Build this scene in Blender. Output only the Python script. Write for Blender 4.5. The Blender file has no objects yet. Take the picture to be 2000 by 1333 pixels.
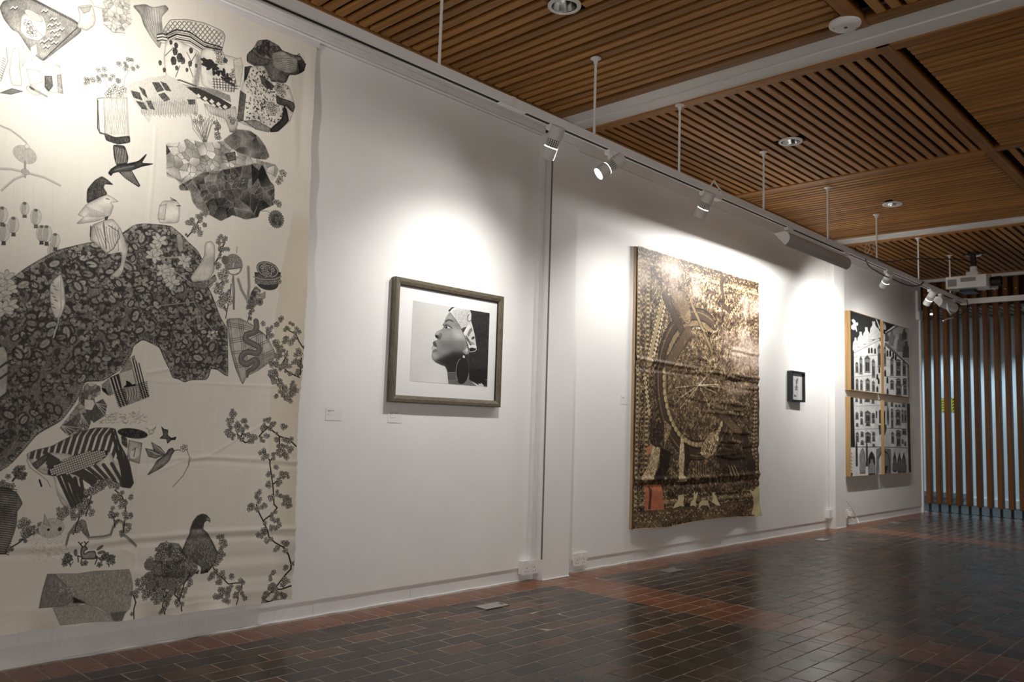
import bpy, bmesh, math, random
import numpy as np
from mathutils import Matrix, Vector

random.seed(7)
S = bpy.context.scene
COL = S.collection

# ------------------------------------------------------------------ camera
CAM = np.array([0.0, 0.0, 1.0])
YAW, PITCH, ROLL, FPX = 0.810409464, 0.0995332666, 0.0316943551, 1606.38783
_f = np.array([-math.cos(YAW) * math.cos(PITCH), math.sin(YAW) * math.cos(PITCH), math.sin(PITCH)])
_r = np.cross(_f, [0, 0, 1.0]); _r /= np.linalg.norm(_r)
_u = np.cross(_r, _f)
_r, _u = math.cos(ROLL) * _r + math.sin(ROLL) * _u, -math.sin(ROLL) * _r + math.cos(ROLL) * _u
cd = bpy.data.cameras.new('camera')
cam = bpy.data.objects.new('camera', cd); COL.objects.link(cam)
M = Matrix.Identity(4)
for i in range(3):
    M[i][0], M[i][1], M[i][2], M[i][3] = _r[i], _u[i], -_f[i], CAM[i]
cam.matrix_world = M
cd.sensor_width = 36; cd.sensor_fit = 'HORIZONTAL'; cd.lens = 36 * FPX / 2000
cd.clip_start = 0.05; cd.clip_end = 100
cd.dof.use_dof = True; cd.dof.focus_distance = 4.6; cd.dof.aperture_fstop = 3.2
S.camera = cam

# ------------------------------------------------------------------ world, view
w = bpy.data.worlds.new('ambient_fill'); S.world = w; w.use_nodes = True  # added even fill light, coming in where the room is left open
w.node_tree.nodes['Background'].inputs[0].default_value = (1.0, 0.955, 0.91, 1)
w.node_tree.nodes['Background'].inputs[1].default_value = 2.6
S.view_settings.view_transform = 'Standard'; S.view_settings.look = 'None'
S.view_settings.exposure = 0.5; S.view_settings.gamma = 1.0
S.view_settings.use_curve_mapping = False
try:
    S.cycles.use_denoising = True
    S.cycles.max_bounces = 8; S.cycles.diffuse_bounces = 5
    S.cycles.sample_clamp_indirect = 4.0
except Exception:
    pass

def spot_light(name, loc, aim, power, angle, blend=1.0, col=(1, 0.985, 0.95), radius=0.03):
    l = bpy.data.lights.new(name, 'SPOT'); l.energy = power; l.spot_size = math.radians(angle)
    l.spot_blend = blend; l.color = col; l.shadow_soft_size = radius
    o = bpy.data.objects.new(name, l); COL.objects.link(o)
    o.location = loc
    d = Vector(aim) - Vector(loc)
    o.rotation_euler = d.to_track_quat('-Z', 'Y').to_euler()
    return o

# lamps on the track: (y along the track, aim point, power, cone)   track line x = TX
TX, TZ = -2.772, 2.570            # centre line and underside of the lighting track
LAMPS = [
    dict(y=0.95, aim=(-3.60, 1.24, 2.40), p=27, a=140),
    dict(y=3.19, aim=(-3.62, 3.30, 1.00), p=46, a=122),
    dict(y=3.70, aim=(-3.62, 2.45, 1.35), p=15, a=130),
    dict(y=4.74, aim=(-3.62, 4.88, 1.15), p=34, a=122),
    dict(y=8.12, aim=(-3.62, 8.85, 1.60), p=84, a=150),
    dict(y=9.42, aim=(-3.62, 9.95, 1.40), p=34, a=140),
]
AMB = bpy.data.lights.new('wall_washer_tube_light', 'AREA')
AMB.shape = 'RECTANGLE'; AMB.size = 1.12; AMB.size_y = 0.012; AMB.energy = 36; AMB.color = (1, 0.985, 0.95)
ob = bpy.data.objects.new('wall_washer_tube_light', AMB); COL.objects.link(ob)
ob.location = (-2.812, 6.535, 2.527)
ob.rotation_euler = Vector((-1, 0, 0.05)).to_track_quat('-Z', 'Y').to_euler()

# ------------------------------------------------------------------ measuring
def ray(px, py):
    return _f * FPX + _r * (px - 1000) - _u * (py - 666.5)
def wp(px, py, X=-3.62):
    """point of the photograph on the plane x = X -> (y, z)"""
    v = ray(px, py); t = (X - CAM[0]) / v[0]; p = CAM + t * v
    return p[1], p[2]

# ------------------------------------------------------------------ object helpers
def link(o, parent=None):
    COL.objects.link(o)
    if parent is not None:
        o.parent = parent
    return o
def tag(o, label=None, cat=None, group=None, kind=None):
    if label: o['label'] = label
    if cat: o['category'] = cat
    if group: o['group'] = group
    if kind: o['kind'] = kind
    return o
def empty(name, loc, label, cat, group=None, rot=(0, 0, 0)):
    o = bpy.data.objects.new(name, None); o.empty_display_size = 0.05
    COL.objects.link(o); o.location = loc; o.rotation_euler = rot
    return tag(o, label, cat, group)
def obj(name, bm, mat, parent=None, smooth=False, bevel=0, seg=1):
    if bevel:
        bmesh.ops.bevel(bm, geom=[e for e in bm.edges if len(e.link_faces) == 2 and e.calc_face_angle(0) > 0.6],
                        offset=bevel, segments=seg, affect='EDGES', profile=0.5)
    me = bpy.data.meshes.new(name); bm.normal_update(); bm.to_mesh(me); bm.free()
    if mat is not None:
        for m in (mat if isinstance(mat, (list, tuple)) else [mat]):
            me.materials.append(m)
    if smooth:
        for p in me.polygons: p.use_smooth = True
        if smooth != 'all':
            try: me.set_sharp_from_angle(angle=math.radians(40))
            except Exception: pass
    o = bpy.data.objects.new(name, me)
    return link(o, parent)
def mesh_obj(name, me, parent=None):
    return link(bpy.data.objects.new(name, me), parent)
def BM(): return bmesh.new()
def box(bm, x0, x1, y0, y1, z0, z1, mi=0):
    v = [bm.verts.new(p) for p in ((x0, y0, z0), (x1, y0, z0), (x1, y1, z0), (x0, y1, z0),
                                   (x0, y0, z1), (x1, y0, z1), (x1, y1, z1), (x0, y1, z1))]
    for f in ((3, 2, 1, 0), (4, 5, 6, 7), (0, 1, 5, 4), (1, 2, 6, 5), (2, 3, 7, 6), (3, 0, 4, 7)):
        bm.faces.new([v[i] for i in f]).material_index = mi
    return bm
def frame_of(d):
    d = Vector(d).normalized()
    a = Vector((0, 0, 1)) if abs(d.z) < 0.9 else Vector((1, 0, 0))
    u = d.cross(a).normalized(); return u, d.cross(u).normalized(), d
def lathe(bm, prof, origin=(0, 0, 0), axis=(0, 0, 1), n=24, mi=0, cap0=False, cap1=False):
    u, v, d = frame_of(axis); o = Vector(origin); rings = []
    for r, h in prof:
        rings.append([bm.verts.new(o + d * h + (u * math.cos(2 * math.pi * k / n) + v * math.sin(2 * math.pi * k / n)) * r) for k in range(n)])
    for a, b in zip(rings, rings[1:]):
        for k in range(n):
            f = bm.faces.new((a[k], a[(k + 1) % n], b[(k + 1) % n], b[k])); f.material_index = mi
    if cap0: bm.faces.new(rings[0][::-1]).material_index = mi
    if cap1: bm.faces.new(rings[-1]).material_index = mi
    return bm
def tube(bm, pts, r, n=8, mi=0, cap=True):
    pts = [Vector(p) for p in pts]; rings = []
    for i, p in enumerate(pts):
        d = (pts[min(i + 1, len(pts) - 1)] - pts[max(i - 1, 0)])
        u, v, _ = frame_of(d); rr = r[i] if isinstance(r, (list, tuple)) else r
        if i:   # keep the frame from flipping
            u0 = rings[-1][1]; u = (u0 - _ * u0.dot(_)).normalized(); v = _.cross(u)
        rings.append(([bm.verts.new(p + (u * math.cos(2 * math.pi * k / n) + v * math.sin(2 * math.pi * k / n)) * rr) for k in range(n)], u))
    for (a, _), (b, _) in zip(rings, rings[1:]):
        for k in range(n):
            bm.faces.new((a[k], a[(k + 1) % n], b[(k + 1) % n], b[k])).material_index = mi
    if cap:
        bm.faces.new(rings[0][0][::-1]); bm.faces.new(rings[-1][0])
    return bm
def curve_pts(ctrl, n=12):
    """Catmull-Rom through control points"""
    P = [Vector(c) for c in ctrl]; P = [P[0]] + P + [P[-1]]; out = []
    for i in range(1, len(P) - 2):
        for k in range(n):
            t = k / n; a, b, c, d = P[i - 1], P[i], P[i + 1], P[i + 2]
            out.append(0.5 * ((2 * b) + (c - a) * t + (2 * a - 5 * b + 4 * c - d) * t * t + (3 * b - a - 3 * c + d) * t ** 3))
    out.append(P[-2]); return out

# ------------------------------------------------------------------ materials
def nt(name):
    m = bpy.data.materials.new(name); m.use_nodes = True
    return m, m.node_tree, m.node_tree.nodes['Principled BSDF']
def plain(name, col, rough=0.5, metal=0.0, noise=0.0, scale=20, bump=0.0, bscale=80, spec=0.5):
    m, t, b = nt(name)
    b.inputs['Base Color'].default_value = (*col, 1); b.inputs['Roughness'].default_value = rough
    b.inputs['Metallic'].default_value = metal; b.inputs['Specular IOR Level'].default_value = spec
    tc = t.nodes.new('ShaderNodeTexCoord')
    if noise:
        n = t.nodes.new('ShaderNodeTexNoise'); n.inputs['Scale'].default_value = scale; n.inputs['Detail'].default_value = 4
        t.links.new(tc.outputs['Object'], n.inputs['Vector'])
        r = t.nodes.new('ShaderNodeMapRange'); r.inputs[1].default_value = 0.3; r.inputs[2].default_value = 0.7
        r.inputs[3].default_value = 1 - noise; r.inputs[4].default_value = 1 + noise * 0.5
        t.links.new(n.outputs[0], r.inputs[0])
        mx = t.nodes.new('ShaderNodeMix'); mx.data_type = 'RGBA'; mx.blend_type = 'MULTIPLY'; mx.inputs[0].default_value = 1
        mx.inputs[6].default_value = (*col, 1); t.links.new(r.outputs[0], mx.inputs[7])
        t.links.new(mx.outputs[2], b.inputs['Base Color'])
    if bump:
        n2 = t.nodes.new('ShaderNodeTexNoise'); n2.inputs['Scale'].default_value = bscale; n2.inputs['Detail'].default_value = 3
        t.links.new(tc.outputs['Object'], n2.inputs['Vector'])
        bp = t.nodes.new('ShaderNodeBump'); bp.inputs['Strength'].default_value = bump; bp.inputs['Distance'].default_value = 0.004
        t.links.new(n2.outputs[0], bp.inputs['Height']); t.links.new(bp.outputs[0], b.inputs['Normal'])
    return m
def emit(name, col, s):
    m, t, b = nt(name)
    b.inputs['Base Color'].default_value = (*col, 1)
    b.inputs['Emission Color'].default_value = (*col, 1); b.inputs['Emission Strength'].default_value = s
    return m
def wood(name, dark, light, axis, rnd=True, rough=0.55):
    """straight grained timber; each slat gets its own shade"""
    m, t, b = nt(name); L = t.links.new
    tc = t.nodes.new('ShaderNodeTexCoord'); mp = t.nodes.new('ShaderNodeMapping')
    sc = [26, 26, 26]; sc[axis] = 1.1; mp.inputs['Scale'].default_value = sc
    oi = t.nodes.new('ShaderNodeObjectInfo')
    geo = t.nodes.new('ShaderNodeNewGeometry')
    va = t.nodes.new('ShaderNodeVectorMath'); va.operation = 'ADD'
    mu = t.nodes.new('ShaderNodeMath'); mu.operation = 'MULTIPLY'; mu.inputs[1].default_value = 37
    L(oi.outputs['Random'] if rnd else geo.outputs['Random Per Island'], mu.inputs[0])
    L(tc.outputs['Object'], mp.inputs[0]); L(mp.outputs[0], va.inputs[0]); L(mu.outputs[0], va.inputs[1])
    n = t.nodes.new('ShaderNodeTexNoise'); n.inputs['Scale'].default_value = 1.6; n.inputs['Detail'].default_value = 6
    n.inputs['Distortion'].default_value = 0.4; L(va.outputs[0], n.inputs['Vector'])
    cr = t.nodes.new('ShaderNodeValToRGB')
    cr.color_ramp.elements[0].position = 0.32; cr.color_ramp.elements[0].color = (*dark, 1)
    cr.color_ramp.elements[1].position = 0.68; cr.color_ramp.elements[1].color = (*light, 1)
    L(n.outputs[0], cr.inputs[0])
    mr = t.nodes.new('ShaderNodeMapRange'); mr.inputs[3].default_value = 0.74; mr.inputs[4].default_value = 1.18
    L(oi.outputs['Random'] if rnd else geo.outputs['Random Per Island'], mr.inputs[0])
    mx = t.nodes.new('ShaderNodeMix'); mx.data_type = 'RGBA'; mx.blend_type = 'MULTIPLY'; mx.inputs[0].default_value = 1
    L(cr.outputs[0], mx.inputs[6]); L(mr.outputs[0], mx.inputs[7]); L(mx.outputs[2], b.inputs['Base Color'])
    b.inputs['Roughness'].default_value = rough; b.inputs['Specular IOR Level'].default_value = 0.3
    bp = t.nodes.new('ShaderNodeBump'); bp.inputs['Strength'].default_value = 0.06; bp.inputs['Distance'].default_value = 0.002
    L(n.outputs[0], bp.inputs['Height']); L(bp.outputs[0], b.inputs['Normal'])
    return m
def tilemat(name, cols, per_object):
    m, t, b = nt(name); L = t.links.new
    src = t.nodes.new('ShaderNodeObjectInfo').outputs['Random'] if per_object else t.nodes.new('ShaderNodeNewGeometry').outputs['Random Per Island']
    cr = t.nodes.new('ShaderNodeValToRGB'); e = cr.color_ramp.elements
    while len(e) < len(cols): e.new(0.5)
    for i, (p, c) in enumerate(cols): e[i].position = p; e[i].color = (*c, 1)
    L(src, cr.inputs[0])
    tc = t.nodes.new('ShaderNodeNewGeometry')
    n = t.nodes.new('ShaderNodeTexNoise'); n.inputs['Scale'].default_value = 9; n.inputs['Detail'].default_value = 5
    L(tc.outputs['Position'], n.inputs['Vector'])
    mr = t.nodes.new('ShaderNodeMapRange'); mr.inputs[1].default_value = 0.3; mr.inputs[2].default_value = 0.7
    mr.inputs[3].default_value = 0.86; mr.inputs[4].default_value = 1.12; L(n.outputs[0], mr.inputs[0])
    mx = t.nodes.new('ShaderNodeMix'); mx.data_type = 'RGBA'; mx.blend_type = 'MULTIPLY'; mx.inputs[0].default_value = 1
    L(cr.outputs[0], mx.inputs[6]); L(mr.outputs[0], mx.inputs[7]); L(mx.outputs[2], b.inputs['Base Color'])
    n2 = t.nodes.new('ShaderNodeTexNoise'); n2.inputs['Scale'].default_value = 5; n2.inputs['Detail'].default_value = 4
    L(tc.outputs['Position'], n2.inputs['Vector'])
    r2 = t.nodes.new('ShaderNodeMapRange'); r2.inputs[1].default_value = 0.3; r2.inputs[2].default_value = 0.7
    r2.inputs[3].default_value = 0.22; r2.inputs[4].default_value = 0.30; L(n2.outputs[0], r2.inputs[0])
    L(r2.outputs[0], b.inputs['Roughness']); b.inputs['Specular IOR Level'].default_value = 0.24
    n3 = t.nodes.new('ShaderNodeTexNoise'); n3.inputs['Scale'].default_value = 14; n3.inputs['Detail'].default_value = 2
    L(tc.outputs['Position'], n3.inputs['Vector'])
    bp = t.nodes.new('ShaderNodeBump'); bp.inputs['Strength'].default_value = 0.14; bp.inputs['Distance'].default_value = 0.003
    L(n3.outputs[0], bp.inputs['Height']); L(bp.outputs[0], b.inputs['Normal'])
    return m

WALLP = plain('white_wall_paint', (0.80, 0.79, 0.77), 0.62, bump=0.12, bscale=60, noise=0.03, scale=3)
TRIMP = plain('white_gloss_paint', (0.74, 0.73, 0.72), 0.5, noise=0.05, scale=6)
PLAST = plain('white_plastic', (0.78, 0.77, 0.75), 0.35)
TRACKP = plain('white_powder_coat', (0.80, 0.79, 0.78), 0.45)
LAMPP = plain('pale_grey_lamp_paint', (0.62, 0.61, 0.58), 0.5)
BLACK = plain('black_void', (0.006, 0.005, 0.004), 0.8)
BLKPL = plain('black_plastic', (0.012, 0.012, 0.013), 0.4)
CHROME = plain('bright_reflector', (0.75, 0.76, 0.76), 0.16, 1.0)
STEEL = plain('brushed_steel', (0.55, 0.54, 0.52), 0.4, 0.9, noise=0.15, scale=30)
GROUT = plain('grey_grout', (0.42, 0.37, 0.31), 0.8, noise=0.3, scale=18)
WOODX = wood('slat_timber_x', (0.31, 0.132, 0.028), (0.46, 0.220, 0.054), 0)
WOODY = wood('slat_timber_y', (0.31, 0.132, 0.028), (0.46, 0.220, 0.054), 1)
WOODXR = wood('rail_timber_x', (0.28, 0.118, 0.029), (0.40, 0.182, 0.048), 0)
WOODYR = wood('rail_timber_y', (0.28, 0.118, 0.029), (0.40, 0.182, 0.048), 1)
WOODZ = wood('post_timber', (0.12, 0.044, 0.011), (0.21, 0.082, 0.021), 2)
WOODS = wood('slat_timber_joined', (0.31, 0.132, 0.028), (0.46, 0.220, 0.054), 1, rnd=False)
BROWNS = [(0.0, (0.029, 0.022, 0.018)), (0.4, (0.041, 0.028, 0.020)), (0.7, (0.054, 0.034, 0.022)), (0.88, (0.078, 0.042, 0.024)), (1.0, (0.130, 0.057, 0.026))]
REDS = [(0.0, (0.150, 0.053, 0.023)), (0.5, (0.178, 0.064, 0.027)), (1.0, (0.205, 0.074, 0.032))]
TILE_B = tilemat('brown_quarry_tile', BROWNS, True); TILE_R = tilemat('red_quarry_tile', REDS, True)
TILE_BS = tilemat('brown_quarry_tile_far', BROWNS, False); TILE_RS = tilemat('red_quarry_tile_far', REDS, False)
# ================================================================== SETTING
WX = -3.62                       # face of the left wall lining
Y0, YEND = -2.5, 11.77           # the wall runs from behind the camera to its free end
CZ = 3.07                        # underside of the slatted ceiling
PIERS = [(4.075, 4.345), (8.75, 9.03)]
SPX = -3.545                     # front of the piers

# --- floor: grout bed, then tiles laid on it
bm = BM(); box(bm, -8, 6.5, -4, 17, -0.12, -0.0007)
floor = tag(obj('floor', bm, GROUT), kind='structure')

def tile_mesh(name, lx, ly, mat, seed):
    rd = random.Random(seed); bm = BM(); hx, hy, c = lx / 2, ly / 2, 0.0009
    j = [rd.uniform(-0.0004, 0.0004) for _ in range(4)]
    lo = [bm.verts.new(p) for p in ((-hx, -hy, -0.006), (hx, -hy, -0.006), (hx, hy, -0.006), (-hx, hy, -0.006))]
    mid = [bm.verts.new((x, y, -0.0014)) for x, y in ((-hx, -hy), (hx, -hy), (hx, hy), (-hx, hy))]
    top = [bm.verts.new((x, y, j[k] - 0.0003)) for k, (x, y) in enumerate(((-hx + c, -hy + c), (hx - c, -hy + c), (hx - c, hy - c), (-hx + c, hy - c)))]
    for a, b in ((lo, mid), (mid, top)):
        for k in range(4): bm.faces.new((a[k], a[(k + 1) % 4], b[(k + 1) % 4], b[k]))
    bm.faces.new(top)
    me = bpy.data.meshes.new(name); bm.normal_update(); bm.to_mesh(me); bm.free(); me.materials.append(mat)
    return me
G = 0.0055                       # joint width
P = 0.1027                       # tile module
tiles = []                       # (x, y, lx, ly, red)
SOLD0, SOLD1 = -3.605, -3.402
y = Y0
while y < 12.0:
    tiles.append(((SOLD0 + SOLD1) / 2, y, SOLD1 - SOLD0 - G, P - G, True)); y += P
STRIPS = [4.235, 8.985]
def in_strip(y): return any(abs(y - s) < 0.206 for s in STRIPS)
x = SOLD1 + P / 2
row = 0
edges = [Y0] + sum([[s - 0.206, s + 0.206] for s in STRIPS], []) + [14.6]
rdt = random.Random(3)
while x < 2.6:
    for s in STRIPS:
        for k in (-1, 1):
            tiles.append((x + rdt.uniform(-.001, .001), s + k * 0.103, P - G, 0.206 - G, True))
    for a, b in zip(edges[0::2], edges[1::2]):
        off = (0.104 if row % 2 else 0.0) + rdt.uniform(-0.012, 0.012)
        y = a - off
        while y < b - 0.004:
            y0, y1 = max(y, a), min(y + 0.2085, b)
            if y1 - y0 > 0.02: tiles.append((x, (y0 + y1) / 2, P - G, y1 - y0 - G, False))
            y += 0.2085
    x += P; row += 1
def size_in_view(t):
    d = np.array([t[0], t[1], 0]) - CAM; z = d @ _f
    if z < 0.3: return 0
    px, py = 1000 + FPX * (d @ _r) / z, 666.5 - FPX * (d @ _u) / z
    if not (-30 < px < 2030 and -30 < py < 1355): return 0
    return 1 / z ** 3
order = sorted(range(len(tiles)), key=lambda i: -size_in_view(tiles[i]))
near = set(order[:300])
cache = {}
sv, sf, sm = [], [], []
for i, (tx, ty, lx, ly, red) in enumerate(tiles):
    if i in near:
        key = (round(lx, 3), round(ly, 3), red, i % 5)
        if key not in cache: cache[key] = tile_mesh('tile', lx, ly, TILE_R if red else TILE_B, i)
        o = mesh_obj('tile', cache[key], floor)
        o.location = (tx, ty, rdt.uniform(0.0, 0.0008))
        o.rotation_euler = (rdt.uniform(-.0018, .0018), rdt.uniform(-.0018, .0018), rdt.uniform(-.004, .004))
    else:
        hx, hy, c, n = lx / 2, ly / 2, 0.0009, len(sv)
        z = rdt.uniform(-0.0001, 0.0005)
        tl = [rdt.uniform(-.0004, .0004) for _ in range(4)]
        for (ax, ay) in ((-hx, -hy), (hx, -hy), (hx, hy), (-hx, hy)): sv.append((tx + ax, ty + ay, -0.006))
        for k, (ax, ay) in enumerate(((-hx + c, -hy + c), (hx - c, -hy + c), (hx - c, hy - c), (-hx + c, hy - c))): sv.append((tx + ax, ty + ay, z + tl[k]))
        for k in range(4): sf.append((n + k, n + (k + 1) % 4, n + 4 + (k + 1) % 4, n + 4 + k)); sm.append(1 if red else 0)
        sf.append((n + 4, n + 5, n + 6, n + 7)); sm.append(1 if red else 0)
me = bpy.data.meshes.new('tile_field'); me.from_pydata(sv, [], sf); me.materials.append(TILE_BS); me.materials.append(TILE_RS)
me.polygons.foreach_set('material_index', sm); me.update()
tag(mesh_obj('tile_field', me, floor), kind='stuff')

# --- left wall: lining boards standing proud of a recessed skirting
bm = BM(); box(bm, -3.82, WX, Y0, YEND, 0.083, 3.2)
wall = tag(obj('wall_left', bm, WALLP), kind='structure')
bm = BM(); box(bm, -3.82, WX - 0.008, Y0, YEND, -0.004, 0.0835)
y = Y0 + 0.3
bb = tag(obj('baseboard_left', bm, TRIMP), kind='structure')
k = 0
for y in (1.155, 1.79, 2.43, 3.06, 4.55, 5.2, 5.83, 6.5, 7.2):      # lumpy caulk at the skirting joints
    bm = BM(); box(bm, WX - 0.010, WX - 0.0055, y - 0.006, y + 0.006, 0.0, 0.075)
    obj('joint_cover', bm, TRIMP, bb, bevel=0.0015)
    k += 1
# bead of paint along the foot of the skirting
pts = [(WX - 0.004 + 0.004 * math.sin(i * 1.7) * math.sin(i * .37), Y0 + 0.12 * i, 0.0035 + 0.002 * math.sin(i * 2.3)) for i in range(int((YEND - Y0) / 0.12))]
bm = BM(); tube(bm, pts, 0.0055, 6); obj('paint_bead', bm, TRIMP, bb, smooth=True)
# end cap of the wall and its skirting return
bm = BM(); box(bm, -3.825, -3.6, YEND, YEND + 0.035, -0.003, 3.2)
tag(obj('trim_1', bm, TRIMP, bevel=0.002), kind='structure')
# --- cornice over the lining, with the grooved rail in the first bay
bm = BM(); box(bm, -3.66, WX + 0.016, Y0, YEND, 2.945, CZ - 0.002)
tag(obj('trim_2', bm, WALLP, bevel=0.004), kind='structure')
bm = BM()
prof = [(0.016, 2.957), (0.030, 2.957), (0.034, 2.963), (0.034, 2.985), (0.029, 2.988), (0.029, 2.992), (0.037, 2.996), (0.037, 3.016), (0.031, 3.019),
        (0.031, 3.023), (0.037, 3.026), (0.037, 3.046), (0.016, 3.05)]
A = [bm.verts.new((WX + a, Y0, z)) for a, z in prof]; B = [bm.verts.new((WX + a, 4.035, z)) for a, z in prof]
for i in range(len(prof) - 1): bm.faces.new((A[i], A[i + 1], B[i + 1], B[i]))
bm.faces.new(A[::-1]); bm.faces.new(B)
rail = tag(obj('trim_3', bm, TRIMP), kind='structure')
bm = BM(); box(bm, WX + 0.016, WX + 0.045, 4.036, 4.05, 2.965, 3.046); obj('end_plate', bm, BLKPL, rail, bevel=0.002)
bm = BM(); tube(bm, curve_pts([(WX + .04, 4.05, 2.985), (WX + .05, 4.066, 2.97), (WX + .045, 4.085, 2.975), (WX + .04, 4.09, 2.99)], 6), 0.004, 6); obj('hook', bm, STEEL, rail, smooth=True)
# --- piers
for i, (a, b) in enumerate(PIERS):
    bm = BM(); box(bm, -3.7, SPX, a, b, -0.003, 2.935)
    p = tag(obj('trim_%d' % (4 + i), bm, WALLP, bevel=0.004, seg=2), kind='structure')
    bm = BM(); box(bm, -3.7, SPX + 0.004, a + .004, b - .004, 2.935, CZ - 0.002); obj('pier_head', bm, WALLP, p)
    if i == 0:
        bm = BM(); box(bm, SPX - 0.012, SPX - 0.0005, a - 0.0035, a + 0.001, 0.134, 2.93); obj('shadow_gap', bm, plain('dusty_gap', (0.16, 0.15, 0.14), 0.8), p)
    pts = [(SPX + 0.001, a + (b - a) * t / 8, 0.003) for t in range(9)]
    bm = BM(); tube(bm, pts, 0.006, 6); obj('paint_bead', bm, TRIMP, p, smooth=True)

# --- ceiling: dark void, beams, rails and slats
bm = BM(); box(bm, -3.9, 6.5, -4, 11.9, 3.17, 3.25)
ceil = tag(obj('ceiling', bm, BLACK), kind='structure')
BEAMS = [(4.105, 4.385), (8.665, 8.955)]
for i, (a, b) in enumerate(BEAMS):
    bm = BM()
    m = a + 0.16
    box(bm, -3.66, 6.5, a, m - 0.002, CZ + 0.012, 3.19); box(bm, -3.66, 6.5, m + 0.002, b, CZ + 0.004, 3.19)
    tag(obj('trim_%d' % (6 + i), bm, plain('white_beam_paint_%d' % i, (0.82, 0.81, 0.80), 0.5), bevel=0.002), kind='structure')
XG = [-3.60, -1.505, 0.60]
YG = [(-0.10, 1.99), (1.99, 4.105), (4.385, 6.525), (6.525, 8.665), (8.955, 11.56)]
PITCHS, SW = 0.0722, 0.046
DOWN = [(-2.53, 0.9), (-2.53, 2.96), (-2.52, 5.47), (-2.53, 7.56), (-2.55, 10.25), (-0.45, 2.96), (-0.45, 5.47), (-0.45, 7.56)]
unit = {}
def slat(axis, c, a, b):
    L = b - a
    key = (axis, round(L, 3))
    if key not in unit:
        bm = BM()
        if axis == 0: box(bm, -L / 2, L / 2, -SW / 2, SW / 2, 0, 0.02)
        else: box(bm, -SW / 2, SW / 2, -L / 2, L / 2, 0, 0.02)
        bmesh.ops.bevel(bm, geom=bm.edges[:], offset=0.0018, segments=1, affect='EDGES')
        me = bpy.data.meshes.new('slat'); bm.normal_update(); bm.to_mesh(me); bm.free(); me.materials.append(WOODX if axis == 0 else WOODY)
        unit[key] = me
    o = mesh_obj('slat', unit[key], ceil); mid = (a + b) / 2
    o.location = ((mid, c, CZ) if axis == 0 else (c, mid, CZ))
def rail_box(x0, x1, y0, y1, axis, z=CZ - 0.006):
    bm = BM(); box(bm, x0, x1, y0, y1, z, CZ + 0.045)
    obj('frame_rail', bm, WOODXR if axis == 0 else WOODYR, ceil, bevel=0.0025)
nsl = 0
for yi, (ya, yb) in enumerate(YG):
    lo = 0.078 if ya in (4.385, 8.955) else 0.04
    hi = 0.078 if yb in (4.105, 8.665) else 0.04
    for xi in range(2):
        if yi == 0 and xi == 1: continue
        xa, xb = XG[xi] + (0.095 if xi == 0 else 0.075), XG[xi + 1] - 0.034
        y0, y1 = ya + lo, yb - hi
        axis = 0 if (yi + xi) % 2 == 1 else 1
        a, b, c0, c1 = (xa, xb, y0, y1) if axis == 0 else (y0, y1, xa, xb)
        a += 0.010; b -= 0.010
        n = round((c1 - c0 - 0.024) / PITCHS); pit = (c1 - c0 - 0.024) / n; st = c0 + 0.024
        for k in range(n):
            c = st + k * pit + SW / 2
            cuts = []
            for dx, dy in DOWN:
                u, v = (dx, dy) if axis == 0 else (dy, dx)
                g = max(0.0, abs(c - v) - SW / 2)
                if a < u < b and g < 0.078: h = math.sqrt(0.078 ** 2 - g * g); cuts.append((u - h, u + h))
            s = a
            for p, q in sorted(cuts): slat(axis, c, s, p); s = q
            slat(axis, c, s, b); nsl += 1
    # rails
    for xi in range(2):
        x0, x1 = XG[xi], XG[xi + 1]
        if ya in (4.385, 8.955): rail_box(x0, x1, ya, ya + 0.078, 0)
        if yb in (4.105, 8.665): rail_box(x0, x1, yb - 0.078, yb, 0)
        if yi in (0, 2): rail_box(x0, x1, yb - 0.04, yb + 0.04, 0)
        if yi == 4: rail_box(x0, x1, yb - 0.04, yb, 0)
    rail_box(XG[0], XG[0] + 0.095, ya, yb, 1, CZ - 0.003)
    rail_box(XG[1] - 0.034, XG[1] + 0.034, ya, yb, 1, CZ - 0.009)
    rail_box(XG[2] - 0.034, XG[2] + 0.034, ya, yb, 1)
sv, sf = [], []
for ya, yb in YG:                        # the slats of the bays out of sight to the right
    x = 0.66
    while x < 6.4:
        n = len(sv)
        for z in (CZ, CZ + .034):
            for px, py in ((x, ya + .05), (x + SW, ya + .05), (x + SW, yb - .05), (x, yb - .05)): sv.append((px, py, z))
        for f in ((3, 2, 1, 0), (0, 1, 5, 4), (1, 2, 6, 5), (2, 3, 7, 6), (3, 0, 4, 7)): sf.append(tuple(n + i for i in f))
        x += PITCHS
me = bpy.data.meshes.new('slat_field'); me.from_pydata(sv, [], sf); me.materials.append(WOODS); me.update()
tag(mesh_obj('slat_field', me, ceil), kind='stuff')
# the end of the slatted ceiling: white angle, timber fascia
bm = BM(); box(bm, -3.6, 6.5, 11.565, 11.62, 3.03, 3.19); tag(obj('trim_8', bm, TRIMP, bevel=0.003), kind='structure')
bm = BM(); box(bm, -4.6, 6.5, 12.09, 12.13, 2.74, 3.35); tag(obj('trim_9', bm, wood('fascia_timber', (0.09, 0.035, 0.013), (0.15, 0.06, 0.02), 0), bevel=0.003), kind='structure')
bm = BM(); box(bm, -4.6, 6.5, 11.62, 12.09, 3.19, 3.25); obj('soffit', bm, BLACK, ceil)
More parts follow.
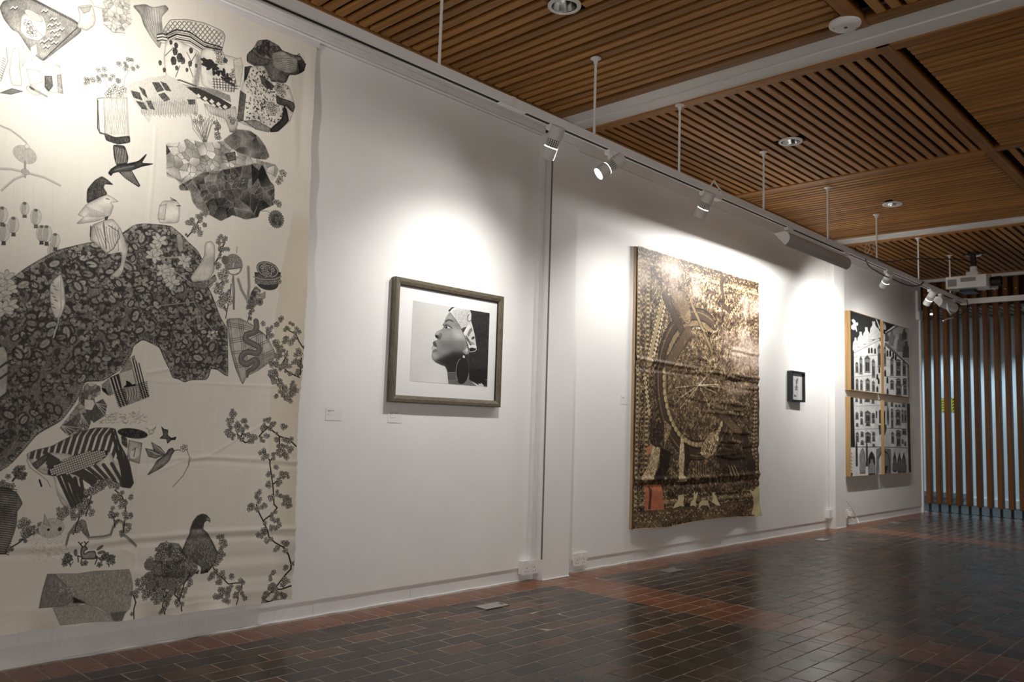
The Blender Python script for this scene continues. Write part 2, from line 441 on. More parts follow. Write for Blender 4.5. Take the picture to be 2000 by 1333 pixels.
# --- the passage behind the posts: dark smooth screed instead of tiles
bm = BM(); box(bm, -8, 6.5, 12.02, 13.84, -0.003, 0.0022); tag(obj('floor_passage', bm, plain('dark_screed', (.02, .02, .02), .6, noise=.2, scale=6)), kind='structure')
COOL = plain('cool_white_paint', (0.74, 0.77, 0.79), 0.6, noise=0.03, scale=2)
bm = BM(); box(bm, -8, 6.5, 13.72, 13.84, -0.004, 3.3); wb = tag(obj('wall_back', bm, COOL), kind='structure')
bm = BM(); box(bm, -3.55, 6.5, 13.695, 13.722, -0.004, 0.115); tag(obj('baseboard_back', bm, TRIMP, bevel=0.003), kind='structure')
bm = BM(); box(bm, -3.55, 6.5, 13.70, 13.722, 2.60, 2.79); tag(obj('trim_10', bm, TRIMP, bevel=0.003), kind='structure')
bm = BM(); box(bm, -4.35, -3.6, 13.62, 13.722, 0.09, 0.165); obj('pipe_boxing', bm, plain('grey_boxing', (0.25, 0.26, 0.27), 0.6), wb, bevel=0.004)
bm = BM(); box(bm, -8.1, -3.83, 11.70, 11.80, -0.004, 3.3); tag(obj('wall_passage_near_added', bm, COOL), kind='structure')  # unseen wall, added to stop outside light leaking into the passage
bm = BM(); box(bm, -8.1, -8.0, 11.8, 13.84, -0.004, 3.3); tag(obj('wall_passage', bm, COOL), kind='structure')
bm = BM(); box(bm, -3.9, 6.62, -4.12, -4.0, -0.004, 3.25); tag(obj('wall_rear_added', bm, WALLP), kind='structure')  # unseen wall, added to keep fill light from behind off the slat sides
bm = BM(); box(bm, 6.5, 6.62, 1.8, 17, -0.004, 3.25); tag(obj('wall_right_added', bm, WALLP), kind='structure')  # unseen wall, added and cut short to darken the far end
bm = BM(); box(bm, -8, 6.5, 11.75, 13.84, 3.36, 3.42); pc = tag(obj('ceiling_passage', bm, BLACK), kind='structure')
sv, sf = [], []
x = -7.9
while x < 3:
    n = len(sv)
    for z in (2.80, 2.835):
        for px, py in ((x, 12.14), (x + .05, 12.14), (x + .05, 13.70), (x, 13.70)): sv.append((px, py, z))
    for f in ((3, 2, 1, 0), (0, 1, 5, 4), (1, 2, 6, 5), (2, 3, 7, 6), (3, 0, 4, 7)): sf.append(tuple(n + i for i in f))
    x += 0.085
me = bpy.data.meshes.new('slat_field'); me.from_pydata(sv, [], sf); me.materials.append(wood('passage_timber', (0.20, 0.13, 0.08), (0.36, 0.26, 0.17), 1, rnd=False)); me.update()
tag(mesh_obj('slat_field', me, pc), kind='stuff')
for x, y in ((-3.80, 12.93), (-2.55, 12.93), (-1.3, 12.93), (-5.05, 12.93)):  # first lamp is real, the other three are added to light the passage
    e = empty('passage_downlight', (x, y, 2.80), {-3.80: 'lit white downlight seen between the first two posts by the wall end', -2.55: 'lit passage downlight added out of view, second along from the wall end', -1.3: 'lit passage downlight added out of view, third along from the wall end', -5.05: 'lit passage downlight added out of view behind the left wall'}[x], 'downlight', 'lit downlights in the passage')
    bm = BM(); lathe(bm, [(0.085, 0), (0.085, -0.012), (0.065, -0.012), (0.065, 0.0)], n=20); obj('rim', bm, TRACKP, e, smooth=True)
    bm = BM(); lathe(bm, [(0.0005, -0.008), (0.064, -0.008)], n=20); obj('diffuser', bm, emit('cool_lamp_glow', (0.80, 0.95, 1.0), 9), e)
    spot_light('passage_downlight_beam', (x, y, 2.77), (x, y + 0.30, 0.9), 58, 100, 0.5, (0.62, 0.86, 1.0), 0.05)
# ================================================================== PRINTED PICTURES (drawn here with numpy, stroke by stroke)
def vnoise(h, w, cy, cx, seed):
    r = np.random.RandomState(seed); gy, gx = int(h / cy) + 3, int(w / cx) + 3
    g = r.rand(gy, gx).astype(np.float32)
    yy, xx = np.arange(h) / cy, np.arange(w) / cx
    y0, x0 = yy.astype(int), xx.astype(int); fy, fx = yy - y0, xx - x0
    fy = (fy * fy * (3 - 2 * fy))[:, None].astype(np.float32); fx = (fx * fx * (3 - 2 * fx))[None, :].astype(np.float32)
    a = g[y0][:, x0]; b = g[y0][:, x0 + 1]; c = g[y0 + 1][:, x0]; d = g[y0 + 1][:, x0 + 1]
    return (a * (1 - fx) + b * fx) * (1 - fy) + (c * (1 - fx) + d * fx) * fy
def fbm(h, w, c, seed, n=4):
    o = np.zeros((h, w), np.float32); s = 0
    for i in range(n): o += vnoise(h, w, max(c / 2 ** i, 1.01), max(c / 2 ** i, 1.01), seed + i) / 2 ** i; s += 1 / 2 ** i
    return o / s
def blur(a, s):
    r = max(1, int(s * 2.5)); k = np.exp(-np.arange(-r, r + 1) ** 2 / (2.0 * s * s)); k = (k / k.sum()).astype(np.float32)
    p = np.pad(a, r, mode='edge'); o = np.zeros_like(p)
    for i, q in enumerate(k): o += q * np.roll(p, i - r, 0)
    o2 = np.zeros_like(p)
    for i, q in enumerate(k): o2 += q * np.roll(o, i - r, 1)
    return o2[r:-r, r:-r]
class Cv:
    def __init__(s, w, h, tr, bg=1.0, seed=1):
        s.w, s.h, s.tr = w, h, tr
        s.a = np.full((h, w), bg, np.float32)
        s.hatch = (0.55 * vnoise(h, w, 2.2, 2.2, seed) + 0.45 * vnoise(h, w, 9, 2, seed + 1)) * 2 - 1
        s.rd = random.Random(seed); s.clip = None; s.smooth = False
        s.low = fbm(h, w, 46, seed + 9, 3) - .5
    def chaikin(s, q):
        for c in (.12, .2):
            n = np.roll(q, -1, 0); q = np.stack([q * (1 - c) + n * c, q * c + n * (1 - c)], 1).reshape(-1, 2)
        return q
    def P(s, pts): return np.array([s.tr(*p) for p in pts], np.float32)
    def bb(s, q, m):
        x0, y0 = np.floor(q.min(0) - m).astype(int); x1, y1 = np.ceil(q.max(0) + m).astype(int) + 1
        x0, y0, x1, y1 = max(x0, 0), max(y0, 0), min(x1, s.w), min(y1, s.h)
        return (x0, y0, x1, y1) if x1 > x0 and y1 > y0 else None
    def put(s, b, m, t, al, hat):
        x0, y0, x1, y1 = b; sl = np.s_[y0:y1, x0:x1]
        if s.clip is not None: m = m * s.clip[sl]
        m = m * al
        s.a[sl] = s.a[sl] * (1 - m) + np.clip(t + s.hatch[sl] * hat, 0, 1) * m
    def mask(s, q, b, soft=0):
        x0, y0, x1, y1 = b; X = np.arange(x0, x1, dtype=np.float32)[None, :] + .5; Y = np.arange(y0, y1, dtype=np.float32)[:, None] + .5
        m = np.zeros((y1 - y0, x1 - x0), bool)
        for (ax, ay), (bx, by) in zip(q, np.roll(q, -1, 0)):
            if ay == by: continue
            c = ((ay > Y) != (by > Y)); m ^= c & (X < (bx - ax) * (Y - ay) / (by - ay) + ax)
        m = m.astype(np.float32)
        return blur(m, soft) if soft else m
    def poly(s, pts, t, al=1.0, hat=0.08, soft=0, edge=None, ew=1.2, raw=False):
        q = np.array(pts, np.float32) if raw else s.P(pts)
        if s.smooth and len(q) >= 6: q = s.chaikin(q)
        b = s.bb(q, soft * 3 + 2)
        if b is None: return
        mk = s.mask(q, b, soft)
        if s.smooth and not soft and t < .97:        # pencil modelling: darker to the rim, mottled
            x0, y0, x1, y1 = b; rim = blur(mk, max(2.0, min(9.0, .06 * min(mk.shape))))
            t = np.clip(t + (rim - .86) * .42 + s.low[y0:y1, x0:x1] * .35, .02, .98)
        s.put(b, mk, t, al, hat)
        if edge is not None: s.line(list(q) + [q[0]], ew, edge, raw=True)
    def line(s, pts, wd, t, al=1.0, raw=False, taper=False):
        q = np.array(pts, np.float32) if raw else s.P(pts); n = len(q)
        for i in range(n - 1):
            a, c = q[i], q[i + 1]; wi = wd * (1 - 0.8 * i / max(n - 1, 1)) if taper else wd
            b = s.bb(np.array([a, c]), wi + 1.5)
            if b is None: continue
            x0, y0, x1, y1 = b; X = np.arange(x0, x1)[None, :] + .5 - a[0]; Y = np.arange(y0, y1)[:, None] + .5 - a[1]
            d = c - a; L2 = max(float(d @ d), 1e-6); tt = np.clip((X * d[0] + Y * d[1]) / L2, 0, 1)
            dist = np.hypot(X - tt * d[0], Y - tt * d[1])
            s.put(b, np.clip(wi / 2 + .5 - dist, 0, 1).astype(np.float32), t, al, 0.03)
    def ell(s, c, rx, ry, ang, t, al=1.0, edge=None, hole=None, hat=0.08, soft=1.0, raw=False, ew=1.4):
        cx, cy = c if raw else s.tr(*c); R = max(rx, ry)
        b = s.bb(np.array([[cx, cy]]), R + 2)
        if b is None: return
        x0, y0, x1, y1 = b; X = np.arange(x0, x1)[None, :] + .5 - cx; Y = np.arange(y0, y1)[:, None] + .5 - cy
        ca, sa = math.cos(ang), math.sin(ang); d = np.hypot((X * ca + Y * sa) / rx, (-X * sa + Y * ca) / ry); k = min(rx, ry) / soft
        s.put(b, np.clip((1 - d) * k + .5, 0, 1).astype(np.float32), t, al, hat)
        if edge is not None: s.put(b, np.clip(ew * .5 + .3 - np.abs(d - 1) * min(rx, ry), 0, 1).astype(np.float32), edge, al, 0)
        if hole is not None: s.put(b, np.clip((hole[0] - d) * k + .5, 0, 1).astype(np.float32), hole[1], al, hat)
    def inside(s, pts, n):
        """n random points inside a polygon, in canvas pixels"""
        q = s.P(pts); lo, hi = q.min(0), q.max(0); out = []; k = 0
        while len(out) < n and k < n * 40:
            k += 1; x, y = s.rd.uniform(lo[0], hi[0]), s.rd.uniform(lo[1], hi[1]); c = False
            for (ax, ay), (bx, by) in zip(q, np.roll(q, -1, 0)):
                if (ay > y) != (by > y) and x < (bx - ax) * (y - ay) / (by - ay) + ax: c = not c
            if c: out.append((x, y))
        return out
    def cells(s, pts, n, tone, vein, spread=0.12, vw=2.0, hat=0.12):
        """a faceted patch: every cell its own tone, veins between"""
        q = s.P(pts); b = s.bb(q, 2)
        if b is None: return
        x0, y0, x1, y1 = b; m = s.mask(q, b)
        if s.smooth: m = np.clip((blur(m, 5) + .5 * (s.low[y0:y1, x0:x1]) - .5) * 4 + .5, 0, 1)
        sd = s.inside(pts, n)
        X = np.arange(x0, x1, dtype=np.float32)[None, :]; Y = np.arange(y0, y1, dtype=np.float32)[:, None]
        wv = 5 * (vnoise(y1 - y0, x1 - x0, 14, 14, 5) - .5); d1 = np.full(m.shape, 1e9, np.float32); d2 = d1.copy(); t = np.zeros_like(d1)
        for i, (cx, cy) in enumerate(sd):
            d = np.hypot(X - cx, Y - cy) + wv; v = tone + s.rd.uniform(-spread, spread); g = s.rd.uniform(-.004, .004)
            nt_ = v + g * (X - cx) + s.rd.uniform(-.004, .004) * (Y - cy); c = d < d1
            d2 = np.where(c, d1, np.minimum(d2, d)); t = np.where(c, nt_, t); d1 = np.where(c, d, d1)
        e = np.clip(1 - (d2 - d1) / vw, 0, 1); t = np.clip(t + s.low[y0:y1, x0:x1] * .3, .05, .95) * (1 - e * .8) + vein * e * .8
        s.put(b, m, t, 1, hat)
    def blossom(s, x, y, r, t=0.62):
        k = s.rd.uniform(0, 6); r *= 1.4; t = min(t + .1, .9)
        for i in range(5):
            a = k + i * 1.257; s.ell((x + math.cos(a) * r * .52, y + math.sin(a) * r * .52), r * .48, r * .34, a, t + s.rd.uniform(-.1, .1), edge=.16, raw=True, ew=1.7)
        s.ell((x, y), r * .17, r * .17, 0, .15, raw=True)
    def cluster(s, c, R, n, r=7, t=.62):
        x, y = s.tr(*c)
        R *= 1.15
        for _ in range(max(2, int(n * .62))):
            a, d = s.rd.uniform(0, 6.28), R * math.sqrt(s.rd.random()); s.blossom(x + math.cos(a) * d, y + math.sin(a) * d, r * s.rd.uniform(.75, 1.25), t)
    def branch(s, pts, wd=4, t=.12, leaves=0, lr=6, lt=.62):
        q = s.P(pts); s.line(q, wd, t, raw=True)
        for _ in range(leaves):
            i = s.rd.randrange(len(q) - 1); f = s.rd.random(); p = q[i] * (1 - f) + q[i + 1] * f
            a = s.rd.uniform(0, 6.28); d = s.rd.uniform(5, 16); e = (p[0] + math.cos(a) * d, p[1] + math.sin(a) * d)
            s.line([p, e], 1.2, .3, raw=True); s.blossom(e[0], e[1], lr * s.rd.uniform(.7, 1.2), lt)
def homog(src, dst):
    A = []
    for (x, y), (u, v) in zip(src, dst):
        A += [[x, y, 1, 0, 0, 0, -u * x, -u * y, -u], [0, 0, 0, x, y, 1, -v * x, -v * y, -v]]
    h = np.linalg.svd(np.array(A, float))[2][-1].reshape(3, 3)
    def f(x, y):
        p = h @ np.array([x, y, 1.0]); return p[0] / p[2], p[1] / p[2]
    return f
def to_image(name, rgb):
    h, w_ = rgb.shape[:2]
    im = bpy.data.images.new(name, w_, h, alpha=False)
    px = np.ones((h, w_, 4), np.float32); c = np.clip(rgb, 0, 1)[::-1]
    px[..., :3] = np.where(c < .0031308, c * 12.92, 1.055 * np.power(np.maximum(c, 1e-6), 1 / 2.4) - .055)   # stored as sRGB
    im.pixels.foreach_set(px.ravel()); im.update(); im.pack(); return im
def ink(a, paper, black):
    a = (np.clip(a, 0, 1) ** 2.1)[..., None]; return np.array(black, np.float32) * (1 - a) + np.array(paper, np.float32) * a
def printmat(name, img, rough=0.7, metal=0.0, spec=0.3, bump=0.0, weave=0):
    m, t, b = nt(name); L = t.links.new
    tx = t.nodes.new('ShaderNodeTexImage'); tx.image = img; tx.extension = 'EXTEND'
    uv = t.nodes.new('ShaderNodeUVMap'); L(uv.outputs[0], tx.inputs[0]); L(tx.outputs[0], b.inputs['Base Color'])
    b.inputs['Roughness'].default_value = rough; b.inputs['Metallic'].default_value = metal; b.inputs['Specular IOR Level'].default_value = spec
    if bump or weave:
        bp = t.nodes.new('ShaderNodeBump'); bp.inputs['Strength'].default_value = bump or .2; bp.inputs['Distance'].default_value = 0.002
        if weave:
            n = t.nodes.new('ShaderNodeTexNoise'); n.inputs['Scale'].default_value = weave; n.inputs['Detail'].default_value = 4
            tc = t.nodes.new('ShaderNodeTexCoord'); L(tc.outputs['Object'], n.inputs['Vector']); L(n.outputs[0], bp.inputs['Height'])
        else:
            L(tx.outputs[0], bp.inputs['Height'])
        L(bp.outputs[0], b.inputs['Normal'])
    return m

# ---------------------------------------------------------------- the big cloth: 1 px per mm, seen face on
BX = -3.585                                     # plane of the cloth
BYL, BYR, BZB, BZT = -0.25, 2.268, 0.085, 2.945
bw, bh = int((BYR - BYL) * 1000), int((BZT - BZB) * 1000)
def btr(px, py):
    y, z = wp(px, py, BX); return (y - BYL) * 1000, (BZT - z) * 1000
def crop(x0, y0, k):
    return lambda pts: [(x0 + k * a, y0 + k * b) for a, b in pts]
B = Cv(bw, bh, btr, 1.0, 11); B.smooth = True
paper = 0.93 + 0.05 * (fbm(bh, bw, 260, 3) - .5) + 0.018 * (vnoise(bh, bw, 3, 40, 5) - .5) + 0.018 * (vnoise(bh, bw, 90, 3, 6) - .5)
B.a[:] = paper
# patterned rug and the cup on it
B.poly([(8, 0), (62, -6), (95, 12), (150, 40), (162, 60), (110, 100), (85, 120), (60, 100), (36, 62), (25, 58), (8, 36), (0, 14)], .58, hat=.16, edge=.2)
for i in range(26):
    x0, y0 = 150 - 65 * i / 25, 55 + 62 * i / 25; B.line([(x0, y0), (x0 + 5, y0 - 5)], 3, .2)
    x1, y1 = 62 + 95 * i / 25, -4 + 50 * i / 25; B.line([(x1, y1), (x1 + 2, y1 + 4)], 3, .15)
for cx, cy in ((28, 16), (88, 22), (105, 38), (112, 48), (105, 62), (112, 70), (98, 78), (108, 84), (92, 92), (85, 82), (100, 50), (120, 58)):
    B.line([(cx - 6, cy), (cx - 2, cy - 4), (cx + 2, cy), (cx + 6, cy - 4)], 4, .92); B.line([(cx - 6, cy + 3), (cx - 2, cy - 1), (cx + 2, cy + 3), (cx + 6, cy - 1)], 2.4, .12)
B.poly([(42, 30), (52, 23), (70, 24), (86, 32), (92, 52), (90, 68), (76, 80), (52, 74), (40, 58)], .9, edge=.45, hat=.04)
B.ell((66, 30), 34, 16, .3, .8, edge=.4); B.line([(90, 42), (104, 44), (110, 54), (92, 58)], 4, .5)
for c in ((56, 46), (60, 60), (64, 64)): B.blossom(*btr(*c), 12, .9)
B.line([(60, 62), (72, 58), (84, 70)], 2, .3)
for pts in ([(26, 93), (38, 95), (40, 132), (44, 168), (24, 166), (18, 140)], [(52, 134), (78, 138), (84, 160), (60, 166)], [(60, 92), (72, 84), (74, 104), (62, 118)], [(46, 88), (56, 108), (44, 130)]): B.poly(pts, .84, edge=.5, hat=.05)
B.poly([(84, 120), (118, 128), (124, 184), (92, 178)], .9, edge=.5); B.poly([(88, 148), (102, 148), (104, 168), (96, 178), (88, 170)], .3, hat=.25, edge=.2)
B.poly([(112, 146), (120, 146), (123, 182), (114, 180)], .6, edge=.3, hat=.2); B.line([(13, 92), (16, 118), (8, 140), (2, 158)], 3, .55)
for i in range(9): B.line([(12 - i * .9, 116 + i * 4.6), (6 - i * .9, 112 + i * 4.6)], 2, .3)
B.poly([(0, 181), (24, 172), (46, 178), (22, 184)], .45, edge=.25); B.ell((66, 176), 26, 16, .2, .82, edge=.4); B.line([(62, 172), (92, 188)], 9, .6); B.line([(60, 170), (66, 174)], 9, .3)
# shoe, fruit jar, drape
B.poly([(152, 12), (182, 8), (188, 38), (184, 50), (170, 60), (150, 52), (158, 34)], .80, edge=.45, hat=.1); B.poly([(156, 14), (180, 11), (176, 22), (164, 26)], .6)
B.poly([(172, -8), (206, -8), (206, 18), (186, 12)], .84, edge=.5)
B.cells([(206, -10), (257, -10), (255, 20), (260, 42), (244, 60), (224, 64), (204, 46), (199, 24)], 46, .80, .45, .1, 3)
B.line([(204, 46), (222, 62), (246, 64)], 3, .5)
B.poly([(260, 10), (285, 7), (300, 14), (325, 9), (331, 17), (316, 32), (320, 70), (313, 95), (296, 72), (282, 48), (276, 28)], .66, hat=.12, edge=.4)
for i in range(7): B.line([(282 + i * 5, 14 + i), (292 + i * 4, 50 + i * 5), (300 + i * 2, 70 + i * 3)], 1.8, .42)
# lattice cushion, striped hem, jug with crosses
B.poly([(320, 58), (334, 37), (366, 37), (400, 44), (436, 60), (441, 70), (433, 104), (400, 86), (370, 66), (345, 62), (322, 70)], .9, edge=.2, ew=2)
for i in range(-9, 22):
    for sgn in (1, -1):
        p0 = (322 + i * 9, 36 if sgn > 0 else 110); p1 = (322 + i * 9 + 60, 110 if sgn > 0 else 36)
        B.clip = None
        q = B.P([(322, 58), (336, 40), (366, 40), (400, 47), (434, 63), (437, 72), (430, 98), (400, 82), (370, 64), (345, 60), (324, 68)])
        if i == -9 and sgn == 1:
            cm = np.zeros((bh, bw), np.float32); b_ = B.bb(q, 2); cm[b_[1]:b_[3], b_[0]:b_[2]] = B.mask(q, b_); lat = cm
        B.clip = lat; B.line([p0, p1], 4.5, .5)
B.clip = None
for d, wd, t in ((0, 6, .15), (5, 3, .35), (9, 7, .12), (14, 3, .4), (18, 6, .2), (22, 2.5, .4)):
    B.line([(326 + d * .1, 66 + d), (346, 57 + d), (372, 62 + d), (400, 82 + d * .9), (434, 92 + d * .6)], wd, t)
B.ell((318, 74), 26, 20, 0, .9, edge=.2)
for d in (-7, -1, 5): B.line([(308, 74 + d), (318, 72 + d), (328, 74 + d)], 5, .15)
B.poly([(326, 76), (346, 76), (390, 100), (393, 130), (387, 172), (340, 166), (325, 145), (321, 112)], .93, edge=.35, hat=.05)
B.poly([(382, 98), (393, 112), (392, 140), (386, 172), (376, 170), (384, 130)], .6, soft=5, hat=.2)
for x, y, s_ in ((345, 88, 1), (343, 100, 1.3), (352, 112, 1.6), (340, 118, 1.5), (358, 118, 1.2), (374, 98, 1), (372, 124, 1), (346, 132, .8), (384, 128, .7), (335, 82, .8), (314, 122, .9), (322, 136, .8), (366, 136, .7)):
    B.poly([(x - 4 * s_, y - 2), (x - 1.5 * s_, y - 6 * s_), (x + 2 * s_, y - 5 * s_), (x + 4 * s_, y - 1), (x + 3 * s_, y + 5 * s_), (x - 2 * s_, y + 6 * s_)], .22, hat=.2)
for p in ([(324, 108), (340, 92)], [(366, 102), (376, 122)], [(383, 106), (372, 124)], [(352, 128), (344, 150)], [(370, 128), (378, 150)]): B.line(p, 3, .3)
B.line([(332, 158), (352, 156), (384, 168)], 7, .35); B.line([(334, 164), (352, 162), (386, 174)], 3, .5)
# basket with the dark leaf garland
B.poly([(392, 100), (404, 92), (430, 104), (462, 112), (472, 120), (466, 166), (455, 180), (420, 176), (394, 166)], .92, edge=.45, hat=.05)
for i in range(46):
    f = B.rd.random(); x, y = (398 + f * 34, 118 + f * 20) if f < .55 else (420 + (f - .55) * 90, 132 + (f - .55) * 70)
    q = btr(x + B.rd.uniform(-7, 7), y + B.rd.uniform(-6, 6)); B.ell(q, 15, 7, B.rd.uniform(0, 3), .16, raw=True, hat=.08)
for i in range(8): B.line([(418 + i * 6, 152 + i * .6), (420 + i * 5.4, 172 + i)], 4, .25); 
for i in range(4): B.line([(416, 154 + i * 5), (466, 158 + i * 5)], 3, .3)
B.cluster((430, 112), 26, 14, 9, .85); B.cluster((452, 140), 20, 10, 8, .8); B.cluster((440, 118), 8, 5, 7, .3)
B.poly([(457, 116), (472, 112), (476, 128), (470, 170), (462, 166)], .86, edge=.5)
B.smooth = False
# lattice strip, scarf
B.poly([(352, 170), (386, 171), (430, 191), (453, 205), (446, 219), (424, 210), (390, 192), (364, 188)], .2, edge=.2)
for i in range(7):
    for j in range(2):
        x, y = 362 + i * 13 + j * 3, 176 + i * 5.4 + j * 8.5; B.poly([(x - 5, y), (x, y - 4.6), (x + 5.4, y + 1), (x + .4, y + 5)], .92)
B.poly([(386, 168), (420, 174), (450, 186), (452, 200), (430, 190), (388, 172)], .55, hat=.2)
B.poly([(252, 162), (290, 152), (326, 146), (342, 152), (386, 186), (384, 220), (350, 222), (300, 224), (292, 240), (274, 214), (256, 186)], .85, hat=.1)
for q in ([(298, 160), (312, 160), (322, 176), (308, 180)], [(314, 158), (326, 162), (336, 178), (324, 176)], [(310, 184), (322, 180), (334, 194), (322, 198)], [(256, 176), (274, 180), (280, 196), (262, 190)], [(272, 168), (284, 174), (290, 192), (280, 184)], [(266, 196), (282, 200), (290, 214), (278, 212)], [(286, 196), (296, 196), (304, 214), (294, 212)], [(366, 194), (382, 194), (382, 204), (370, 204)]): B.poly(q, .3, hat=.28)
for i in range(34): x = 276 + i * 3.3; B.line([(x, 196 + (i % 5)), (x + 2, 214), (x + 1, 226 - abs(i - 17) * .3 + (i % 3) * 2)], 1.7, .4)
for i in range(20): B.line([(284 + i * 4, 190), (286 + i * 4, 206)], 1.4, .55)
B.smooth = True
# vase of stems
B.poly([(191, 192), (204, 190), (206, 262), (196, 260)], .97, edge=.35, ew=3); B.line([(192, 196), (192, 250), (196, 258), (206, 262)], 5, .25)
B.poly([(203, 190), (250, 190), (254, 275), (230, 282), (206, 264)], .90, hat=.07, edge=.6)
B.poly([(204, 258), (226, 268), (255, 264), (256, 278), (232, 282), (208, 274)], .25, hat=.22)
for i in range(18): x = 206 + i * 2.5; B.line([(x, 190 - (i * 7 % 30)), (x + (i % 5 - 2) * 3, 230), (x + 2, 262)], 1.5, .6)
for c in ((250, 122), (262, 130), (240, 128), (200, 140), (190, 150), (166, 158), (178, 160), (215, 148), (232, 160), (258, 118)): B.cluster(c, 16, 6, 6, .9)
B.branch([(160, 178), (170, 160), (190, 156), (200, 186)], 2, .6); B.branch([(240, 180), (246, 150), (262, 120)], 2, .6); B.line([(218, 190), (204, 150)], 2, .55)
for c in ((218, 178), (226, 170), (234, 182), (242, 174), (212, 184)): B.blossom(*btr(*c), 10, .85)
# dog in the flowered coat
B.poly([(483, 106), (497, 92), (505, 78), (524, 76), (546, 88), (553, 98), (575, 106), (588, 108), (598, 120), (594, 140), (580, 146), (566, 146), (560, 162), (524, 158), (502, 130), (483, 120)], .34, hat=.2)
B.cells([(497, 93), (505, 79), (524, 77), (545, 89), (552, 98), (532, 103), (530, 115), (510, 108)], 40, .38, .08, .2, 4)
B.poly([(532, 103), (552, 98), (566, 107), (583, 114), (582, 140), (562, 144), (534, 130)], .62, hat=.16, edge=.15)
for i in range(9): B.line([(534, 106 + i * 3), (552, 108 + i * 3.2), (570, 106 + i * 4), (580, 112 + i * 3.4)], 2, .3)
B.poly([(582, 118), (590, 116), (600, 124), (596, 138), (586, 141)], .13, hat=.1); B.line([(578, 110), (586, 104), (588, 110)], 3, .2)
B.poly([(484, 104), (495, 98), (506, 110), (530, 116), (526, 126), (506, 128), (486, 118)], .3, hat=.2)
B.poly([(480, 130), (500, 128), (518, 128), (536, 168), (552, 160), (566, 168), (573, 190), (578, 208), (568, 238), (545, 256), (515, 257), (480, 244), (464, 238), (470, 178), (478, 152)], .84, hat=.06)
for x, y in B.inside([(480, 130), (500, 128), (518, 132), (536, 168), (552, 162), (566, 170), (556, 200), (566, 235), (545, 245), (480, 235), (482, 178)], 330): B.ell((x, y), B.rd.uniform(2, 8), B.rd.uniform(1.5, 4), B.rd.uniform(0, 3), B.rd.choice((.15, .25, .45, .6)), raw=True)
B.poly([(479, 130), (492, 128), (484, 150), (478, 160)], .12); B.poly([(470, 176), (482, 184), (476, 236), (463, 238)], .3, hat=.22); B.poly([(508, 146), (518, 150), (532, 166), (524, 174), (514, 164)], .35, hat=.2, edge=.15)
B.poly([(524, 156), (538, 168), (530, 176), (518, 160)], .22); B.poly([(541, 186), (548, 190), (566, 196), (574, 200), (577, 208), (573, 220), (562, 208), (542, 202)], .28, hat=.18, edge=.1)
B.poly([(556, 204), (562, 214), (566, 236), (545, 257), (528, 258), (530, 250), (552, 232)], .16, hat=.08); B.poly([(476, 236), (500, 234), (530, 250), (526, 258), (500, 252)], .5, hat=.16, edge=.3)
B.ell((530, 212), 26, 34, .3, .8, edge=.2, hat=.2)
for _ in range(5): B.cluster((530, 212), 24, 4, 10, .75)
B.cluster((545, 172), 24, 9, 8, .75)
# twigs
for t_ in range(16):
    x0 = 398 + (t_ % 4) * 2; B.line([(x0, 278), (378 + t_ * 2.3, 252 - (t_ * 5 % 14)), (374 + t_ * 3.1, 226 + (t_ * 7 % 12))], 2, .35)
B.cluster((386, 232), 22, 10, 6, .8); B.branch([(428, 272), (426, 250), (424, 234)], 4, .12, 12, 7); B.branch([(454, 258), (460, 240), (464, 228)], 3, .2, 12, 7, .7)
B.poly([(396, 200), (440, 215), (462, 205), (465, 250), (450, 258), (440, 232), (410, 222)], .78, hat=.1)
for i in range(12): B.line([(400 + i * 5, 205 + i), (404 + i * 5, 226 + i * 2)], 1.6, .55)
B.cluster((452, 232), 16, 12, 7, .7)
# crystals and cabbage leaves
B.cells([(325, 280), (350, 279), (366, 271), (396, 278), (440, 275), (470, 300), (512, 314), (541, 322), (546, 332), (540, 346), (530, 356), (460, 372), (380, 350), (356, 372), (345, 350), (327, 345)], 95, .74, .35, .17, 3.2, .12)
B.cells([(436, 274), (464, 252), (490, 255), (506, 266), (520, 286), (528, 306), (520, 312), (500, 310), (470, 300), (450, 288)], 16, .40, .56, .09, 3)
B.cells([(378, 348), (395, 338), (442, 331), (500, 318), (514, 322), (530, 355), (538, 362), (537, 400), (510, 412), (506, 424), (480, 428), (452, 420), (433, 432), (408, 420), (385, 406), (376, 392), (372, 372), (352, 372), (349, 362)], 60, .36, .62, .14, 3.4, .16)
B.cells([(408, 390), (440, 385), (452, 400), (444, 412), (456, 420), (433, 432), (410, 420)], 8, .2, .4, .08, 3, .14); B.poly([(492, 320), (512, 338), (494, 362)], .13, hat=.1); B.poly([(326, 282), (334, 296), (326, 302)], .2)
B.poly([(440, 300), (460, 296), (462, 312), (446, 316)], .35, hat=.2)
for c in ((455, 345), (478, 352), (462, 360)): B.cluster(c, 10, 5, 10, .35)
for c, r in (((552, 340), 12), ((546, 352), 10), ((544, 398), 12), ((540, 396), 8)): B.cluster(c, 10, 4, r, .6)
for k in range(22): a = k * .286; x, y = btr(541, 428); B.ell((x + math.cos(a) * 24, y + math.sin(a) * 26), 18, 6, a, .5, edge=.15, raw=True)
B.cells([(532, 418), (550, 418), (552, 440), (531, 440)], 30, .42, .15, .1, 3); B.line([(512, 412), (524, 412), (532, 420)], 2, .35)
